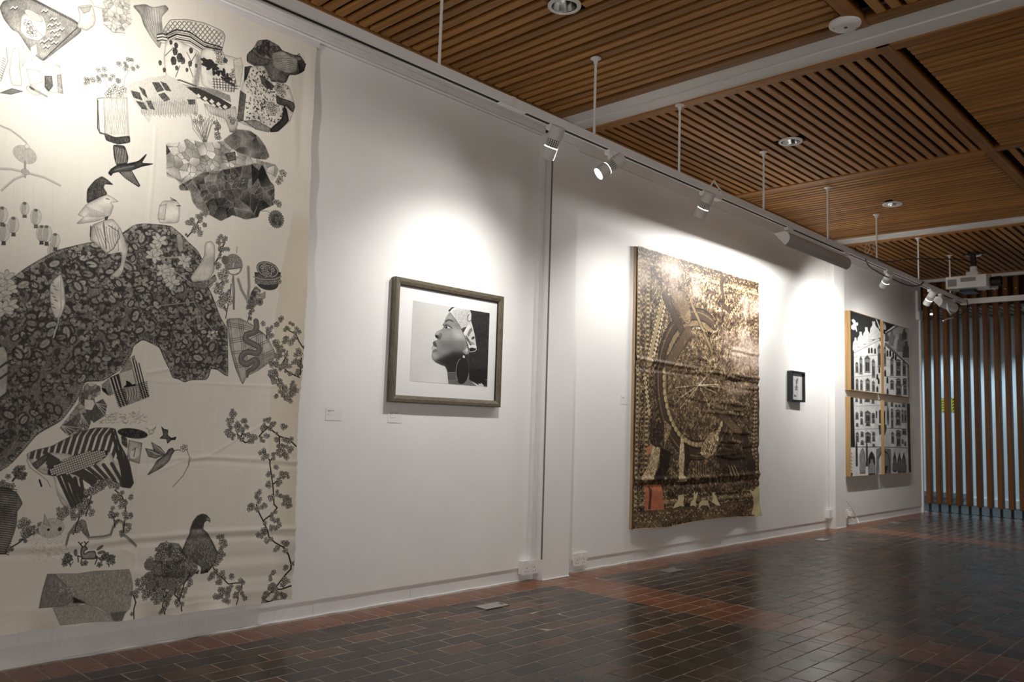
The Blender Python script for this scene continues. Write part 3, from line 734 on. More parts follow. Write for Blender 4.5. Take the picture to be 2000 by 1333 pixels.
# pale owl, swallow, crow and white bird
B.poly([(313, 400), (320, 392), (345, 392), (352, 400), (350, 436), (312, 436), (309, 424)], .86, edge=.5, hat=.06); B.poly([(312, 402), (326, 398), (322, 430), (309, 428)], .74, edge=.45, hat=.1); B.line([(333, 386), (345, 392), (335, 390)], 3, .25)
B.line([(346, 402), (353, 402)], 4, .25)
B.poly([(222, 282), (245, 284), (252, 306), (250, 319), (229, 323), (224, 306)], .26, hat=.14, edge=.1); B.poly([(234, 336), (258, 332), (275, 362), (272, 365), (246, 348)], .22, hat=.12, edge=.1)
for i in range(7): B.line([(226 + i * 3.3, 286 + i), (230 + i * 3, 319 - i * .3)], 2, .75); B.line([(238 + i * 3.2, 335), (247 + i * 4, 348 + i * 2.3)], 2, .7)
B.poly([(212, 338), (217, 330), (229, 322), (250, 319), (272, 314), (287, 300), (288, 302), (278, 318), (300, 319), (299, 321), (279, 325), (256, 334), (236, 335), (222, 338), (218, 344)], .2, hat=.1)
B.line([(226, 332), (240, 328), (262, 324)], 6, .42)
B.poly([(170, 398), (171, 370), (186, 352), (200, 344), (210, 350), (223, 361), (206, 359), (203, 366), (211, 379), (196, 386)], .3, hat=.22, edge=.15)
B.poly([(152, 420), (170, 398), (196, 385), (210, 380), (222, 386), (233, 394), (216, 395), (223, 402), (216, 422), (190, 432), (148, 438), (165, 424)], .88, hat=.05, edge=.4)
for i in range(8): B.line([(168 + i * 5, 402 + i * 2), (178 + i * 4, 414 + i), (166 + i * 4, 424)], 1.6, .5)
B.line([(208, 388), (214, 389)], 3, .2); B.poly([(206, 424), (213, 422), (210, 430), (205, 430)], .2)
# hanging ornament and lanterns
B.line([(-4, 243), (20, 253), (38, 266), (52, 279)], 8, .76); B.line([(-4, 243), (20, 253), (38, 266), (52, 279)], 1.5, .55)
B.ell((49, 302), 42, 34, .3, .74, edge=.55, hat=.12); B.ell((53, 286), 8, 9, 0, .9, edge=.4); B.line([(49, 316), (49, 346)], 8, .6)
for q in ([(-4, 329), (22, 330), (48, 336), (86, 346), (118, 362)], [(48, 342), (28, 350), (14, 362), (3, 372)]): B.line(q, 8, .78); B.line([(x, y + 2) for x, y in q], 2, .55)
B.ell((49, 336), 14, 12, 0, .7, edge=.4)
for i in range(6): x = 8 + i * 19; B.line([(x, 360), (x, 430 + i * 6)], 1, .84)
for x, y, s_ in ((7, 455, 1.1), (26, 440, 1), (70, 424, 1), (81, 456, 1), (91, 457, 1.05), (104, 490, 1.1), (4, 420, 1), (48, 408, .8), (-18, 430, 1), (108, 470, .9)):
    B.ell((x, y), 19 * s_, 32 * s_, 0, .84, edge=.5, hat=.06); B.ell((x - 2, y), 9 * s_, 31 * s_, 0, .72, edge=.6); B.ell((x, y - 13 * s_), 6, 5, 0, .4, edge=.3)
    B.poly([(x - 3.4, y + 15 * s_), (x + 3.4, y + 15 * s_), (x + 4.2, y + 22 * s_), (x - 4.2, y + 22 * s_)], .3)
# the great leopard cloth
LEO = [(-160, 640), (-80, 570), (0, 548), (22, 545), (52, 523), (95, 498), (116, 488), (170, 475), (206, 470), (240, 456), (262, 440), (282, 437), (322, 440), (336, 443), (356, 460), (366, 472), (386, 490), (396, 510), (402, 552), (416, 582), (431, 622), (444, 642), (446, 735), (440, 733), (425, 722), (412, 720), (408, 736), (403, 742), (375, 742), (360, 747), (350, 741), (338, 738), (330, 720), (320, 700), (311, 678), (278, 663), (260, 676), (256, 692), (236, 722), (200, 745), (166, 745), (150, 782), (120, 822), (72, 848), (45, 880), (15, 912), (-160, 1010)]
B.poly(LEO, .44, hat=.2, edge=.2, ew=3)
lq = B.P(LEO); b_ = B.bb(lq, 2); leo = np.zeros((bh, bw), np.float32); leo[b_[1]:b_[3], b_[0]:b_[2]] = B.mask(lq, b_)
tonefield = .42 + .24 * (fbm(bh, bw, 220, 21, 3) - .5)
B.a[:] = np.where(leo > 0, np.clip(tonefield + B.hatch * .2, 0.05, 1), B.a)
B.clip = leo
for x, y in B.inside(LEO, 1250):
    zl = y / bh; r = B.rd.uniform(12, 30) * (1.0 if zl < .62 else .85); a = B.rd.uniform(0, 3.14); dark = .12 if zl < .62 else .05
    t = B.rd.uniform(.5, .72) - .22 * max(0, (zl - .5) / .4)
    B.ell((x, y), r * 1.12, r * .78, a, .2, .75, raw=True)
    if B.rd.random() < .62:
        for k in range(5):
            ph = a + (k - 2) * B.rd.uniform(.7, 1.0); B.ell((x + math.cos(ph) * r * .5, y + math.sin(ph) * r * .42), r * .44, r * .36, ph, t + B.rd.uniform(-.07, .07), .8, edge=.30, raw=True, hat=.2)
        B.ell((x + r * .12 * math.cos(a), y + r * .12 * math.sin(a)), r * .24, r * .16, a, .2, .9, raw=True)
    else: B.ell((x, y), r * .8, r * .45, a, t + .05, .9, edge=.28, raw=True, hat=.16); B.line([(x - r * .4 * math.cos(a), y - r * .4 * math.sin(a)), (x + r * .4 * math.cos(a), y + r * .4 * math.sin(a))], 1.6, .3, raw=True)
    if B.rd.random() < .4:
        k = B.rd.uniform(0, 6); B.poly([(x, y), (x + r * math.cos(k), y + r * math.sin(k)), (x + r * math.cos(k + .6), y + r * math.sin(k + .6))], .2, .8, raw=True)
B.clip = None
for i in range(len(lq) - 1):            # stitched hem
    a, c = lq[i], lq[i + 1]; n = int(np.hypot(*(c - a)) / 9)
    nn = np.array([-(c - a)[1], (c - a)[0]]) / max(np.hypot(*(c - a)), 1)
    for k in range(n):
        p = a + (c - a) * k / n; B.line([p + nn * 4, p + nn * 10 + (c - a) / max(n, 1) * .5], 1.8, .82, raw=True)
# things lying on it: bird, feather, blooms, ribbon
B.poly([(176, 470), (180, 440), (205, 430), (222, 428), (236, 446), (245, 470), (251, 485), (240, 532), (232, 542), (214, 541), (236, 520), (239, 492), (211, 498), (186, 474)], .82, hat=.08, edge=.35)
for i in range(9): B.line([(184 + i * 6, 440 + (i % 3) * 3), (190 + i * 5, 460), (200 + i * 4, 490 - (i % 4) * 5)], 2, .42)
B.line([(203, 434), (206, 460), (208, 486)], 4, .35); B.line([(212, 440), (232, 452), (234, 464), (222, 486), (210, 494)], 3, .3); B.line([(178, 442), (177, 462)], 5, .25)
B.poly([(120, 534), (126, 560), (129, 592), (120, 620), (108, 622), (100, 602), (97, 560), (106, 545)], .86, hat=.07, edge=.3); B.line([(119, 540), (120, 600), (114, 630), (105, 660)], 4, .93); B.line([(119, 540), (120, 600), (112, 636)], 1.4, .4)
for i in range(8): B.ell((102 + (i % 3) * 4, 552 + i * 7), 8, 2.5, .4, .5)
for c in ((306, 486), (312, 470), (300, 500), (330, 540), (326, 528), (336, 552), (318, 530), (360, 510), (8, 556), (16, 566), (4, 572), (12, 545), (18, 596), (8, 604)):
    x, y = btr(*c)
    for k in range(6): a = k * 1.05 + B.rd.random(); B.ell((x + math.cos(a) * 16, y + math.sin(a) * 16), 20, 9, a, .8, edge=.35, raw=True)
B.line([(322, 504), (350, 502), (374, 500)], 4, .75)
for k in range(6): B.line([(366, 548), (330 + k * 5, 524 + k * 3)], 2, .75)
B.poly([(345, 458), (352, 456), (358, 470), (358, 490), (350, 494), (345, 480)], .58, edge=.3, hat=.1)
B.poly([(401, 474), (413, 471), (420, 480), (419, 530), (406, 548), (376, 552), (371, 542), (390, 516), (399, 500)], .8, hat=.08, edge=.35); B.poly([(372, 552), (404, 550), (420, 535), (424, 548), (400, 566), (376, 562)], .5, hat=.3)
for _ in range(28): x = B.rd.uniform(374, 426); B.line([(x, 556), (x + B.rd.uniform(-12, 12), 566 - B.rd.uniform(0, 18))], 1.6, .3)
B.line([(290, 600), (378, 590), (395, 620), (420, 650)], 5, .58); B.line([(388, 616), (350, 640)], 4, .58); B.cluster((420, 655), 18, 4, 14, .66)
B.poly([(-6, 680), (8, 676), (14, 690), (16, 720), (12, 770), (-6, 786)], .66, hat=.08, edge=.3)
for yy in (722, 744, 782): B.line([(-6, yy), (14, yy - 14)], 8, .25)
# branch sprays on the right-hand side
B.branch([(366, 463), (380, 447), (388, 432), (394, 424)], 5, .12, 6)
for c, R, n in (((372, 430), 20, 10), ((396, 423), 22, 14), ((392, 452), 12, 5), ((382, 440), 12, 6), ((402, 438), 8, 4)): B.cluster(c, R, n, 8)
B.branch([(419, 516), (428, 502), (434, 486), (440, 472)], 6, .12, 4)
for c, R, n in (((436, 470), 22, 14), ((430, 484), 14, 6), ((446, 486), 8, 4), ((428, 520), 10, 4)): B.cluster(c, R, n, 8)
for q in ([(418, 570), (424, 560), (436, 548)], [(441, 622), (445, 600), (450, 575), (452, 555)], [(440, 600), (428, 580)]): B.branch(q, 4, .14, 5)
for c, R, n in (((438, 540), 26, 18), ((428, 566), 24, 16), ((444, 582), 20, 12), ((434, 592), 14, 6)): B.cluster(c, R, n, 9, .7)
B.ell((457, 517), 46, 50, .1, .56, hat=.2, edge=.3); B.ell((440, 508), 16, 20, 0, .42, edge=.2)
for c in ((453, 508), (468, 508)): B.ell(c, 9, 9, 0, .75, edge=.15, hole=(.4, .15))
B.poly([(446, 527), (472, 523), (468, 532), (458, 536), (450, 534)], .92); B.line([(446, 526), (472, 523)], 3, .2); B.line([(457, 514), (456, 522)], 5, .85); B.line([(463, 494), (464, 482)], 5, .7); B.line([(456, 540), (458, 570), (457, 604)], 9, .5); B.line([(454, 545), (456, 604)], 2, .2)
B.ell((523, 553), 58, 34, 0, .24, edge=.1); B.poly([(498, 532), (549, 532), (547, 554), (500, 554)], .28, hat=.2); B.ell((524, 527), 58, 38, .1, .72, edge=.15, ew=3); B.ell((524, 527), 50, 31, .1, .3, edge=.1, hat=.3)
for _ in range(5): B.cluster((524, 527), 28, 9, 8, .62)
for i in range(13): B.blossom(*btr(502 + i * 3.7, 550 + 3 * math.sin(i * .26)), 8, .6)
B.line([(497, 541), (510, 546), (538, 546), (550, 540)], 7, .6)
for q in ([(486, 522), (487, 560), (484, 590)], [(466, 546), (472, 566), (483, 586)]):
    B.line(q, 16, .68); B.line(q, 2, .3)
B.cells([(490, 572), (500, 558), (510, 566), (508, 590), (496, 602), (480, 606), (484, 590)], 26, .52, .2, .16, 3); B.ell((508, 590), 16, 18, 0, .5, edge=.2, hole=(.5, .3)); B.poly([(508, 576), (519, 570), (518, 582), (512, 586)], .6, edge=.3)
B.branch([(484, 628), (488, 612), (492, 600)], 4, .14, 8)
# plaid napkin with the snake
NAP = [(441, 623), (470, 622), (494, 635), (520, 656), (541, 697), (505, 724), (482, 735), (474, 753), (460, 720), (450, 682)]
B.poly(NAP, .72, hat=.07, edge=.3)
nq = B.P(NAP); b_ = B.bb(nq, 2); nm = np.zeros((bh, bw), np.float32); nm[b_[1]:b_[3], b_[0]:b_[2]] = B.mask(nq, b_); B.clip = nm
for d in (0, 4, 8, 26, 30, 34, 58, 62, 66, 70): B.line([(440 + d, 620), (450 + d * .9, 690), (468 + d * .7, 756)], 2.2, .3)
for d in (0, 4, 8, 24, 28, 32, 50, 54, 74, 78, 82): B.line([(436, 628 + d), (480, 636 + d * .95), (512, 655 + d * .3 - 6), (545, 668 + d * .2)] if d < 22 else [(440, 640 + d), (480, 634 + d), (545, 604 + d)], 2.2, .3)
B.poly([(500, 690), (540, 690), (520, 725), (490, 735)], .55, .6, hat=.2, soft=6); B.clip = None
sn = curve_pts([(500, 628, 0), (501, 640, 0), (496, 650, 0), (482, 654, 0), (481, 665, 0), (494, 672, 0), (506, 680, 0), (502, 690, 0), (484, 688, 0), (473, 695, 0), (472, 706, 0), (482, 712, 0), (496, 704, 0), (502, 710, 0), (494, 720, 0), (484, 726, 0), (483, 736, 0)], 5)
n_ = len(sn)
for i in range(n_ - 1): B.line([(sn[i].x, sn[i].y), (sn[i + 1].x, sn[i + 1].y)], (24 if i < n_ * .75 else 24 * (1.06 - i / n_) * 4) + 3, .2)
for i in range(n_ - 1): B.line([(sn[i].x, sn[i].y), (sn[i + 1].x, sn[i + 1].y)], (24 if i < n_ * .75 else 24 * (1.06 - i / n_) * 4) - 1, .42)
for i in range(0, n_ - 12): B.line([(sn[i].x - 1, sn[i].y - 1), (sn[i + 1].x - 1, sn[i + 1].y - 1)], 7, .5)
# long blossom branches down the right edge
for q in ([(520, 662), (522, 648), (529, 638)], [(556, 640), (566, 648), (575, 652), (580, 668), (588, 685)], [(548, 714), (556, 700), (560, 686)], [(550, 716), (562, 728), (579, 738)], [(540, 727), (543, 745), (552, 762)], [(582, 700), (580, 732)]): B.branch(q, 5, .12, 5, 7)
for c, R, n in (((515, 633), 10, 4), ((540, 636), 10, 5), ((528, 655), 10, 5), ((550, 622), 14, 6), ((568, 634), 8, 4), ((578, 646), 10, 5), ((572, 662), 8, 4), ((538, 670), 22, 12), ((560, 670), 24, 16), ((548, 680), 18, 8), ((545, 695), 20, 12), ((576, 690), 14, 8), ((575, 706), 16, 9), ((560, 712), 14, 8), ((535, 715), 18, 10), ((534, 732), 20, 16), ((548, 720), 14, 6), ((546, 752), 8, 4), ((556, 760), 12, 7), ((570, 756), 20, 14), ((548, 775), 26, 18), ((566, 776), 20, 14), ((527, 712), 12, 6)): B.cluster(c, R, n, 8)
B.poly([(526, 732), (541, 742), (540, 750), (530, 752)], .45, hat=.2)
for q in ([(463, 848), (470, 858), (478, 865), (490, 863)], [(470, 853), (476, 842)], [(505, 853), (512, 845), (522, 836), (516, 830)], [(523, 835), (534, 844), (545, 853), (562, 858), (573, 872)], [(545, 853), (544, 876), (526, 900)], [(518, 891), (525, 900), (528, 930), (531, 955), (532, 985), (538, 992), (528, 1004), (512, 1016)], [(531, 946), (548, 932)], [(498, 986), (502, 1000), (512, 1020), (520, 1040), (523, 1050), (534, 1060), (548, 1068), (556, 1082), (559, 1100), (559, 1110), (550, 1124), (538, 1142), (524, 1160), (511, 1178)], [(512, 1172), (524, 1176), (538, 1172)], [(524, 1152), (544, 1150), (558, 1142)]): B.branch(q, 6, .1, 4, 7)
for c, R, n in (((457, 808), 14, 9), ((455, 826), 22, 16), ((447, 842), 16, 10), ((452, 854), 14, 9), ((476, 824), 12, 7), ((482, 832), 8, 4), ((465, 838), 16, 9), ((484, 848), 8, 4), ((496, 858), 18, 13), ((510, 840), 10, 5), ((521, 820), 14, 9), ((528, 828), 14, 8), ((520, 850), 9, 5), ((512, 862), 8, 4), ((536, 830), 8, 4), ((556, 834), 18, 8), ((538, 858), 8, 4), ((556, 862), 16, 8), ((548, 880), 24, 16), ((562, 876), 14, 8), ((557, 892), 16, 9), ((514, 886), 20, 15), ((533, 890), 12, 6), ((536, 914), 8, 4), ((522, 928), 8, 5), ((521, 946), 10, 6), ((548, 928), 12, 7), ((556, 930), 12, 7), ((545, 945), 12, 6), ((540, 966), 14, 7), ((526, 970), 12, 6), ((552, 976), 22, 14), ((558, 985), 14, 8), ((503, 964), 10, 5), ((500, 976), 14, 8), ((488, 988), 18, 12), ((496, 994), 12, 6), ((512, 990), 10, 6), ((528, 1010), 10, 5), ((533, 1024), 22, 14), ((528, 1035), 16, 8), ((513, 1038), 14, 7), ((504, 1046), 14, 8), ((518, 1056), 10, 5), ((526, 1052), 8, 4), ((551, 1060), 14, 9), ((536, 1072), 10, 5), ((552, 1076), 8, 3), ((550, 1108), 10, 5), ((532, 1118), 12, 6), ((526, 1130), 12, 6), ((545, 1136), 16, 9), ((532, 1145), 16, 9), ((522, 1148), 12, 6), ((515, 1160), 12, 6), ((540, 1165), 22, 16), ((552, 1132), 10, 5)): B.cluster(c, R, n, 7.5)
B.smooth = False
# woven block, drums, brush
WB = [(198, 752), (214, 738), (232, 730), (252, 700), (262, 694), (272, 728), (291, 776), (232, 798), (222, 770), (214, 774), (200, 764)]
B.poly(WB, .55, hat=.2); B.poly([(214, 738), (232, 730), (238, 758), (220, 764)], .25, hat=.2)
B.poly([(232, 730), (258, 722), (264, 752), (238, 760)], .8); B.poly([(239, 758), (246, 752), (246, 744), (252, 746), (258, 752), (264, 750), (264, 754)], .05, hat=.02); B.poly([(198, 758), (206, 760), (212, 774), (200, 764)], .06)
B.poly([(242, 762), (268, 754), (274, 782), (248, 792)], .6, hat=.22)
for i in range(6): B.line([(214 + i * 3, 740 - i), (222 + i * 3, 768 - i), (232 + i * 3, 796 - i)], 4, .12 if i % 2 else .9); B.line([(256 + i * 3, 700 + i * 2), (266 + i * 3, 742 + i * 2), (276 + i * 2.6, 780 - i)], 4, .12 if i % 2 else .88)
for i in range(9): B.line([(222 + i, 766 + i * 3.4), (242 + i, 760 + i * 3.4)], 3, .12); B.line([(268 + i * .8, 752 + i * 3.2), (286 + i * .6, 746 + i * 3.4)], 3, .12)
for i in range(10): x = 244 + i * 2.6; B.line([(x, 764 - i * .9), (x + 2, 774 - i * .9), (x, 784 - i * .9)], 2.4, .82 if i % 2 else .3)
B.cells([(168, 750), (178, 746), (196, 756), (196, 770), (184, 778), (188, 800), (170, 842), (132, 852), (116, 836), (130, 818), (152, 790), (156, 768)], 70, .62, .3, .22, 3.4, .15)
B.poly([(165, 780), (182, 782), (188, 796), (178, 802), (164, 800)], .92, edge=.3)
for q in ([(186, 788), (200, 780), (208, 792), (204, 812), (182, 826), (174, 812)], [(158, 808), (180, 806), (172, 832), (158, 828)], [(120, 832), (136, 824), (152, 836), (134, 852)]):
    B.poly(q, .36, hat=.15, edge=.15)
    for i in range(4): B.line([q[0], ((q[2][0] * i + q[3][0] * (3 - i)) / 3, (q[2][1] * i + q[3][1] * (3 - i)) / 3)], 3, .8)
for _ in range(150): x, y = B.rd.uniform(190, 284), B.rd.uniform(806, 826); B.line([(x, y), (x + B.rd.uniform(-7, 7), y + B.rd.uniform(-4, 4))], 1.3, .55)
B.smooth = True
# striped cloth, corn
ST = [(50, 888), (66, 880), (100, 872), (122, 860), (150, 846), (184, 836), (212, 836), (224, 838), (232, 866), (250, 900), (259, 944), (252, 954), (236, 952), (214, 940), (196, 944), (176, 962), (156, 986), (140, 998), (120, 986), (110, 962), (104, 930), (82, 926), (64, 912)]
B.poly(ST, .86, hat=.06, edge=.35)
sq = B.P(ST); b_ = B.bb(sq, 2); stm = np.zeros((bh, bw), np.float32); stm[b_[1]:b_[3], b_[0]:b_[2]] = B.mask(sq, b_); B.clip = stm
for i in range(15): x = 66 + i * 12; B.line([(x + 22, 832 + abs(8 - i)), (x + 8, 852), (x, 872 + i * .6), (x - 5, 894)], 15, .3)
B.poly([(86, 884), (130, 886), (150, 894), (196, 882), (216, 884), (236, 952), (190, 950), (140, 1000), (108, 960), (104, 926), (60, 912)], .84, hat=.06)
for i in range(13): o = i * 10.5; B.line([(86 + i * 2, 884 + i * 7), (112 + i * 4, 900 + i * 6), (128 + i * 5, 930 + i * 5), (150 + i * 4, 962 + i * 3)] if i < 6 else [(120 + (i - 6) * 16, 918 - (i - 6) * 2), (150 + (i - 6) * 14, 926 + (i - 6) * 2), (176 + (i - 6) * 10, 944 + (i - 6)), (196 + (i - 6) * 8, 968)], 14, .3)
for i in range(5): B.line([(112 + i * 11, 928 + i * 2), (126 + i * 9, 960 + i * 2), (140 + i * 8, 990)], 13, .28)
for i in range(6): B.line([(216 + i * 8, 838 + i * 2), (226 + i * 7, 876), (236 + i * 5, 920), (240 + i * 4, 956)], 12, .25)
B.poly([(62, 906), (84, 890), (96, 888), (86, 904), (70, 918)], .4, hat=.15); B.clip = None
B.ell((152, 904), 112, 31, -.36, .72, edge=.15, hat=.08, ew=3.5)
cxy = np.array(btr(152, 904)); ca, sa = math.cos(-.36), math.sin(-.36)
for r_ in range(-3, 4):
    for k in range(-13, 14):
        u, v = k * 8.6, r_ * 9
        if (u / 108) ** 2 + (v / 31) ** 2 < 1: B.ell((cxy[0] + u * ca - v * sa, cxy[1] + u * sa + v * ca), 4.4, 4.2, 0, .9, edge=.3, raw=True, ew=2)
B.line([(54, 886), (52, 900), (58, 914), (80, 930), (92, 940), (98, 952)], 2, .45); B.line([(76, 938), (80, 950)], 6, .1); B.cluster((40, 918), 20, 14, 8, .5); B.cluster((30, 926), 14, 8, 8, .5); B.branch([(24, 940), (30, 930), (36, 918)], 6, .1, 4); B.cluster((44, 932), 8, 4, 8, .4); B.cluster((10, 945), 24, 16, 8, .62)
B.ell((258, 847), 62, 20, .12, .2, hat=.3, edge=.15); B.cells([(234, 848), (246, 856), (248, 878), (236, 868)], 20, .4, .15, .15, 3)
B.poly([(250, 860), (276, 866), (270, 906), (246, 898)], .62, hat=.14, edge=.3); B.ell((261, 886), 20, 26, .5, .9, edge=.4); B.line([(257, 880), (263, 876), (259, 892)], 3, .25)
B.line([(284, 836), (292, 842), (300, 838), (304, 834), (296, 848), (288, 850)], 2, .4); B.ell((294, 844), 12, 8, 0, .86, edge=.45)
# humming bird, bat-winged bird
B.poly([(294, 864), (312, 874), (323, 888), (312, 892), (300, 884)], .5, hat=.14, edge=.2); B.poly([(282, 876), (300, 880), (316, 890), (302, 896), (288, 892)], .45, hat=.14, edge=.2)
for i in range(6): B.line([(286 + i * 3, 878 + i * 2), (314, 890)], 1.5, .75); B.line([(296 + i * 3, 866 + i * 2), (322, 888)], 1.5, .75)
B.poly([(284, 930), (296, 914), (306, 898), (322, 888), (328, 878), (336, 875), (340, 881), (334, 890), (328, 902), (314, 914)], .44, hat=.16, edge=.2); B.line([(339, 881), (346, 879), (354, 880)], 3, .2)
B.cluster((358, 876), 10, 4, 10, .85); B.line([(364, 878), (369, 892), (367, 910), (356, 930), (336, 951)], 3.5, .5); B.line([(372, 894), (367, 912)], 2.5, .5)
B.poly([(314, 832), (319, 838), (328, 840), (327, 850), (334, 856), (344, 853), (342, 860), (334, 860), (326, 868), (324, 858), (310, 857), (318, 850)], .3, hat=.15)
# left: fringed dark shape, puppets in blossom
B.poly([(-6, 950), (16, 953), (34, 964), (44, 984), (36, 996), (33, 1000), (33, 1022), (26, 1046), (14, 1074), (12, 1084), (-6, 1084)], .42, hat=.12)
for i in range(30): y = 953 + i * 4.4; B.line([(-6, y), (10, y + 1.5), (32 - max(0, i - 10) * .8, y + 4)], 3, .18)
for q in ([(128, 1064), (134, 1042), (148, 1022), (154, 1019), (160, 1036), (172, 1050), (200, 1048), (214, 1044), (219, 1028), (230, 1016), (238, 1020), (240, 1044), (256, 1058), (264, 1066)],): B.line(q, 10, .62); B.line(q, 2, .35); B.line([(x, y + 4) for x, y in q], 1.5, .4)
B.poly([(152, 1020), (158, 1014), (166, 1018), (170, 1036), (174, 1048), (162, 1044)], .42, hat=.15)
for q in ([(142, 1044), (150, 1020), (158, 1000), (166, 974), (176, 962)], [(222, 1030), (220, 1012), (218, 1004)], [(238, 1040), (242, 1012), (243, 990), (236, 970), (222, 957)], [(176, 970), (166, 1008)]): B.branch(q, 4.5, .14, 6)
for c, R, n in (((160, 985), 18, 12), ((148, 1004), 18, 12), ((172, 960), 16, 12), ((190, 952), 20, 16), ((206, 946), 20, 16), ((222, 950), 16, 10), ((228, 975), 20, 14), ((238, 985), 12, 8), ((218, 1000), 14, 8), ((246, 1006), 14, 8), ((250, 968), 10, 4), ((120, 1004), 20, 14), ((132, 996), 14, 8), ((152, 1028), 14, 8), ((178, 1000), 10, 4), ((244, 1030), 14, 8), ((50, 1030), 24, 18), ((70, 1034), 18, 12), ((40, 1022), 14, 8)): B.cluster(c, R, n, 7, .7)
B.branch([(12, 1074), (34, 1062), (48, 1052), (66, 1042)], 5, .14, 8); B.ell((100, 1032), 46, 38, 0, .78, edge=.6, hat=.14); B.ell((94, 1035), 5, 5, 0, .1); B.ell((116, 1034), 7, 8, 0, .2); B.poly([(86, 1004), (92, 1018), (98, 1028), (84, 1024)], .7, edge=.5)
for _ in range(120): x, y = B.rd.uniform(60, 130), B.rd.uniform(1040, 1096); B.line([(x, y), (x + B.rd.uniform(-6, 6), y + B.rd.uniform(-3, 5))], 1.3, .66)
# leaping deer and sprigs
B.poly([(157, 1082), (158, 1070), (164, 1066), (170, 1073), (164, 1076), (163, 1084), (172, 1078), (184, 1077), (187, 1090), (182, 1092), (160, 1092)], .5, hat=.1, edge=.1, ew=3)
for q in ([(159, 1090), (157, 1100), (159, 1105)], [(157, 1088), (151, 1086), (152, 1098)], [(185, 1088), (188, 1092), (184, 1102)], [(186, 1086), (196, 1095)], [(159, 1068), (154, 1062), (152, 1059)], [(155, 1063), (159, 1060)], [(164, 1066), (168, 1060), (171, 1058)], [(166, 1063), (163, 1058)]): B.line(q, 4, .15)
for x in (132, 206): B.cluster((x, 1090), 12, 7, 9, .4); B.line([(x + 3, 1096), (x + 5, 1107)], 3, .2); B.line([(x, 1100), (x + 5, 1104), (x + 10, 1098)], 2.5, .2)
for c, a in (((147, 1080), 1.4), ((194, 1070), -.7), ((196, 1079), -.2)): B.ell(c, 13, 6, a, .45, edge=.2)
for c in ((165, 1100), (193, 1103), (218, 1098), (218, 1089), (126, 1102)): B.blossom(*btr(*c), 8, .45)
B.smooth = False
# folded printed cloth
B.poly([(92, 1122), (120, 1121), (150, 1121), (180, 1116), (250, 1112), (257, 1140), (256, 1160), (250, 1188), (240, 1197), (229, 1215), (216, 1212), (213, 1200), (190, 1186), (160, 1178), (140, 1186), (104, 1186), (75, 1188), (82, 1155)], .62, hat=.2, edge=.4)
B.poly([(75, 1188), (92, 1122), (106, 1122), (132, 1148), (143, 1170), (130, 1182), (104, 1186)], .5, hat=.18, edge=.25); B.poly([(102, 1188), (140, 1184), (170, 1180), (212, 1200), (214, 1212), (160, 1216), (118, 1222)], .66, hat=.16, edge=.4)
B.poly([(136, 1158), (146, 1168), (168, 1178), (140, 1178), (143, 1170)], .12, soft=2); B.poly([(212, 1196), (243, 1192), (229, 1216), (216, 1212)], .4, hat=.14, soft=2)
for _ in range(60): x, y = B.rd.uniform(112, 250), B.rd.uniform(1120, 1165); B.ell((x, y), 7, 4, B.rd.uniform(0, 3), .78, edge=.4, al=.6)
B.smooth = True
# eagle on a mound of coins and flowers
M_ = [(306, 1068), (312, 1060), (348, 1061), (360, 1080), (384, 1100), (384, 1116), (366, 1134), (348, 1148), (330, 1170), (306, 1160), (284, 1150), (272, 1130), (294, 1112), (302, 1090)]
B.cells(M_, 120, .5, .25, .2, 3.5, .22)
for _ in range(26): B.cluster((B.rd.uniform(276, 372), B.rd.uniform(1066, 1160)), 12, 4, 9, .55)
for c, r in (((290, 1103), 22), ((288, 1127), 20), ((310, 1112), 24), ((356, 1118), 20), ((294, 1142), 20), ((318, 1140), 20), ((334, 1143), 20)): B.ell(c, r, r * 1.05, 0, .48, edge=.15, hole=(.6, .58), hat=.2); B.ell(c, r * .6, r * .6, 0, .45, edge=.25)
for i in range(16): B.line([(314 + i * 3, 1096), (316 + i * 3 - 3, 1112), (318 + i * 2.6, 1128)], 2.6, .2)
B.poly([(366, 1050), (369, 1036), (376, 1018), (384, 1008), (393, 1004), (402, 1006), (409, 1014), (408, 1018), (402, 1017), (397, 1022), (395, 1034), (404, 1042), (413, 1056), (422, 1076), (427, 1092), (418, 1102), (404, 1118), (390, 1122), (392, 1108), (374, 1096), (352, 1080), (358, 1066)], .40, hat=.18, edge=.2)
B.poly([(384, 1008), (393, 1004), (402, 1006), (396, 1022), (394, 1034), (370, 1034), (376, 1018)], .26, hat=.1, soft=2); B.poly([(402, 1010), (409, 1014), (409, 1018), (402, 1016)], .6); B.line([(405, 1018), (409, 1018), (408, 1021)], 2.5, .12)
for i in range(44): x, y = B.rd.uniform(360, 418), B.rd.uniform(1056, 1104); B.ell((x, y), 14, 4, 1.2, .56, edge=.2, al=.8)
for q in ([(385, 1122), (388, 1112), (380, 1120)], [(398, 1120), (402, 1112), (406, 1118)]): B.poly(q, .15)
for q in ([(415, 1108), (420, 1120), (432, 1128), (445, 1141), (460, 1139), (471, 1139), (470, 1150), (463, 1158), (464, 1172), (462, 1182)], [(370, 1122), (358, 1142), (350, 1166), (348, 1172), (352, 1182), (354, 1194)], [(342, 1150), (339, 1162), (348, 1170)], [(315, 1158), (318, 1168), (316, 1184), (321, 1200)], [(318, 1170), (324, 1160)], [(258, 1162), (262, 1176), (258, 1190), (257, 1214)]): B.branch(q, 5, .14, 3, 7)
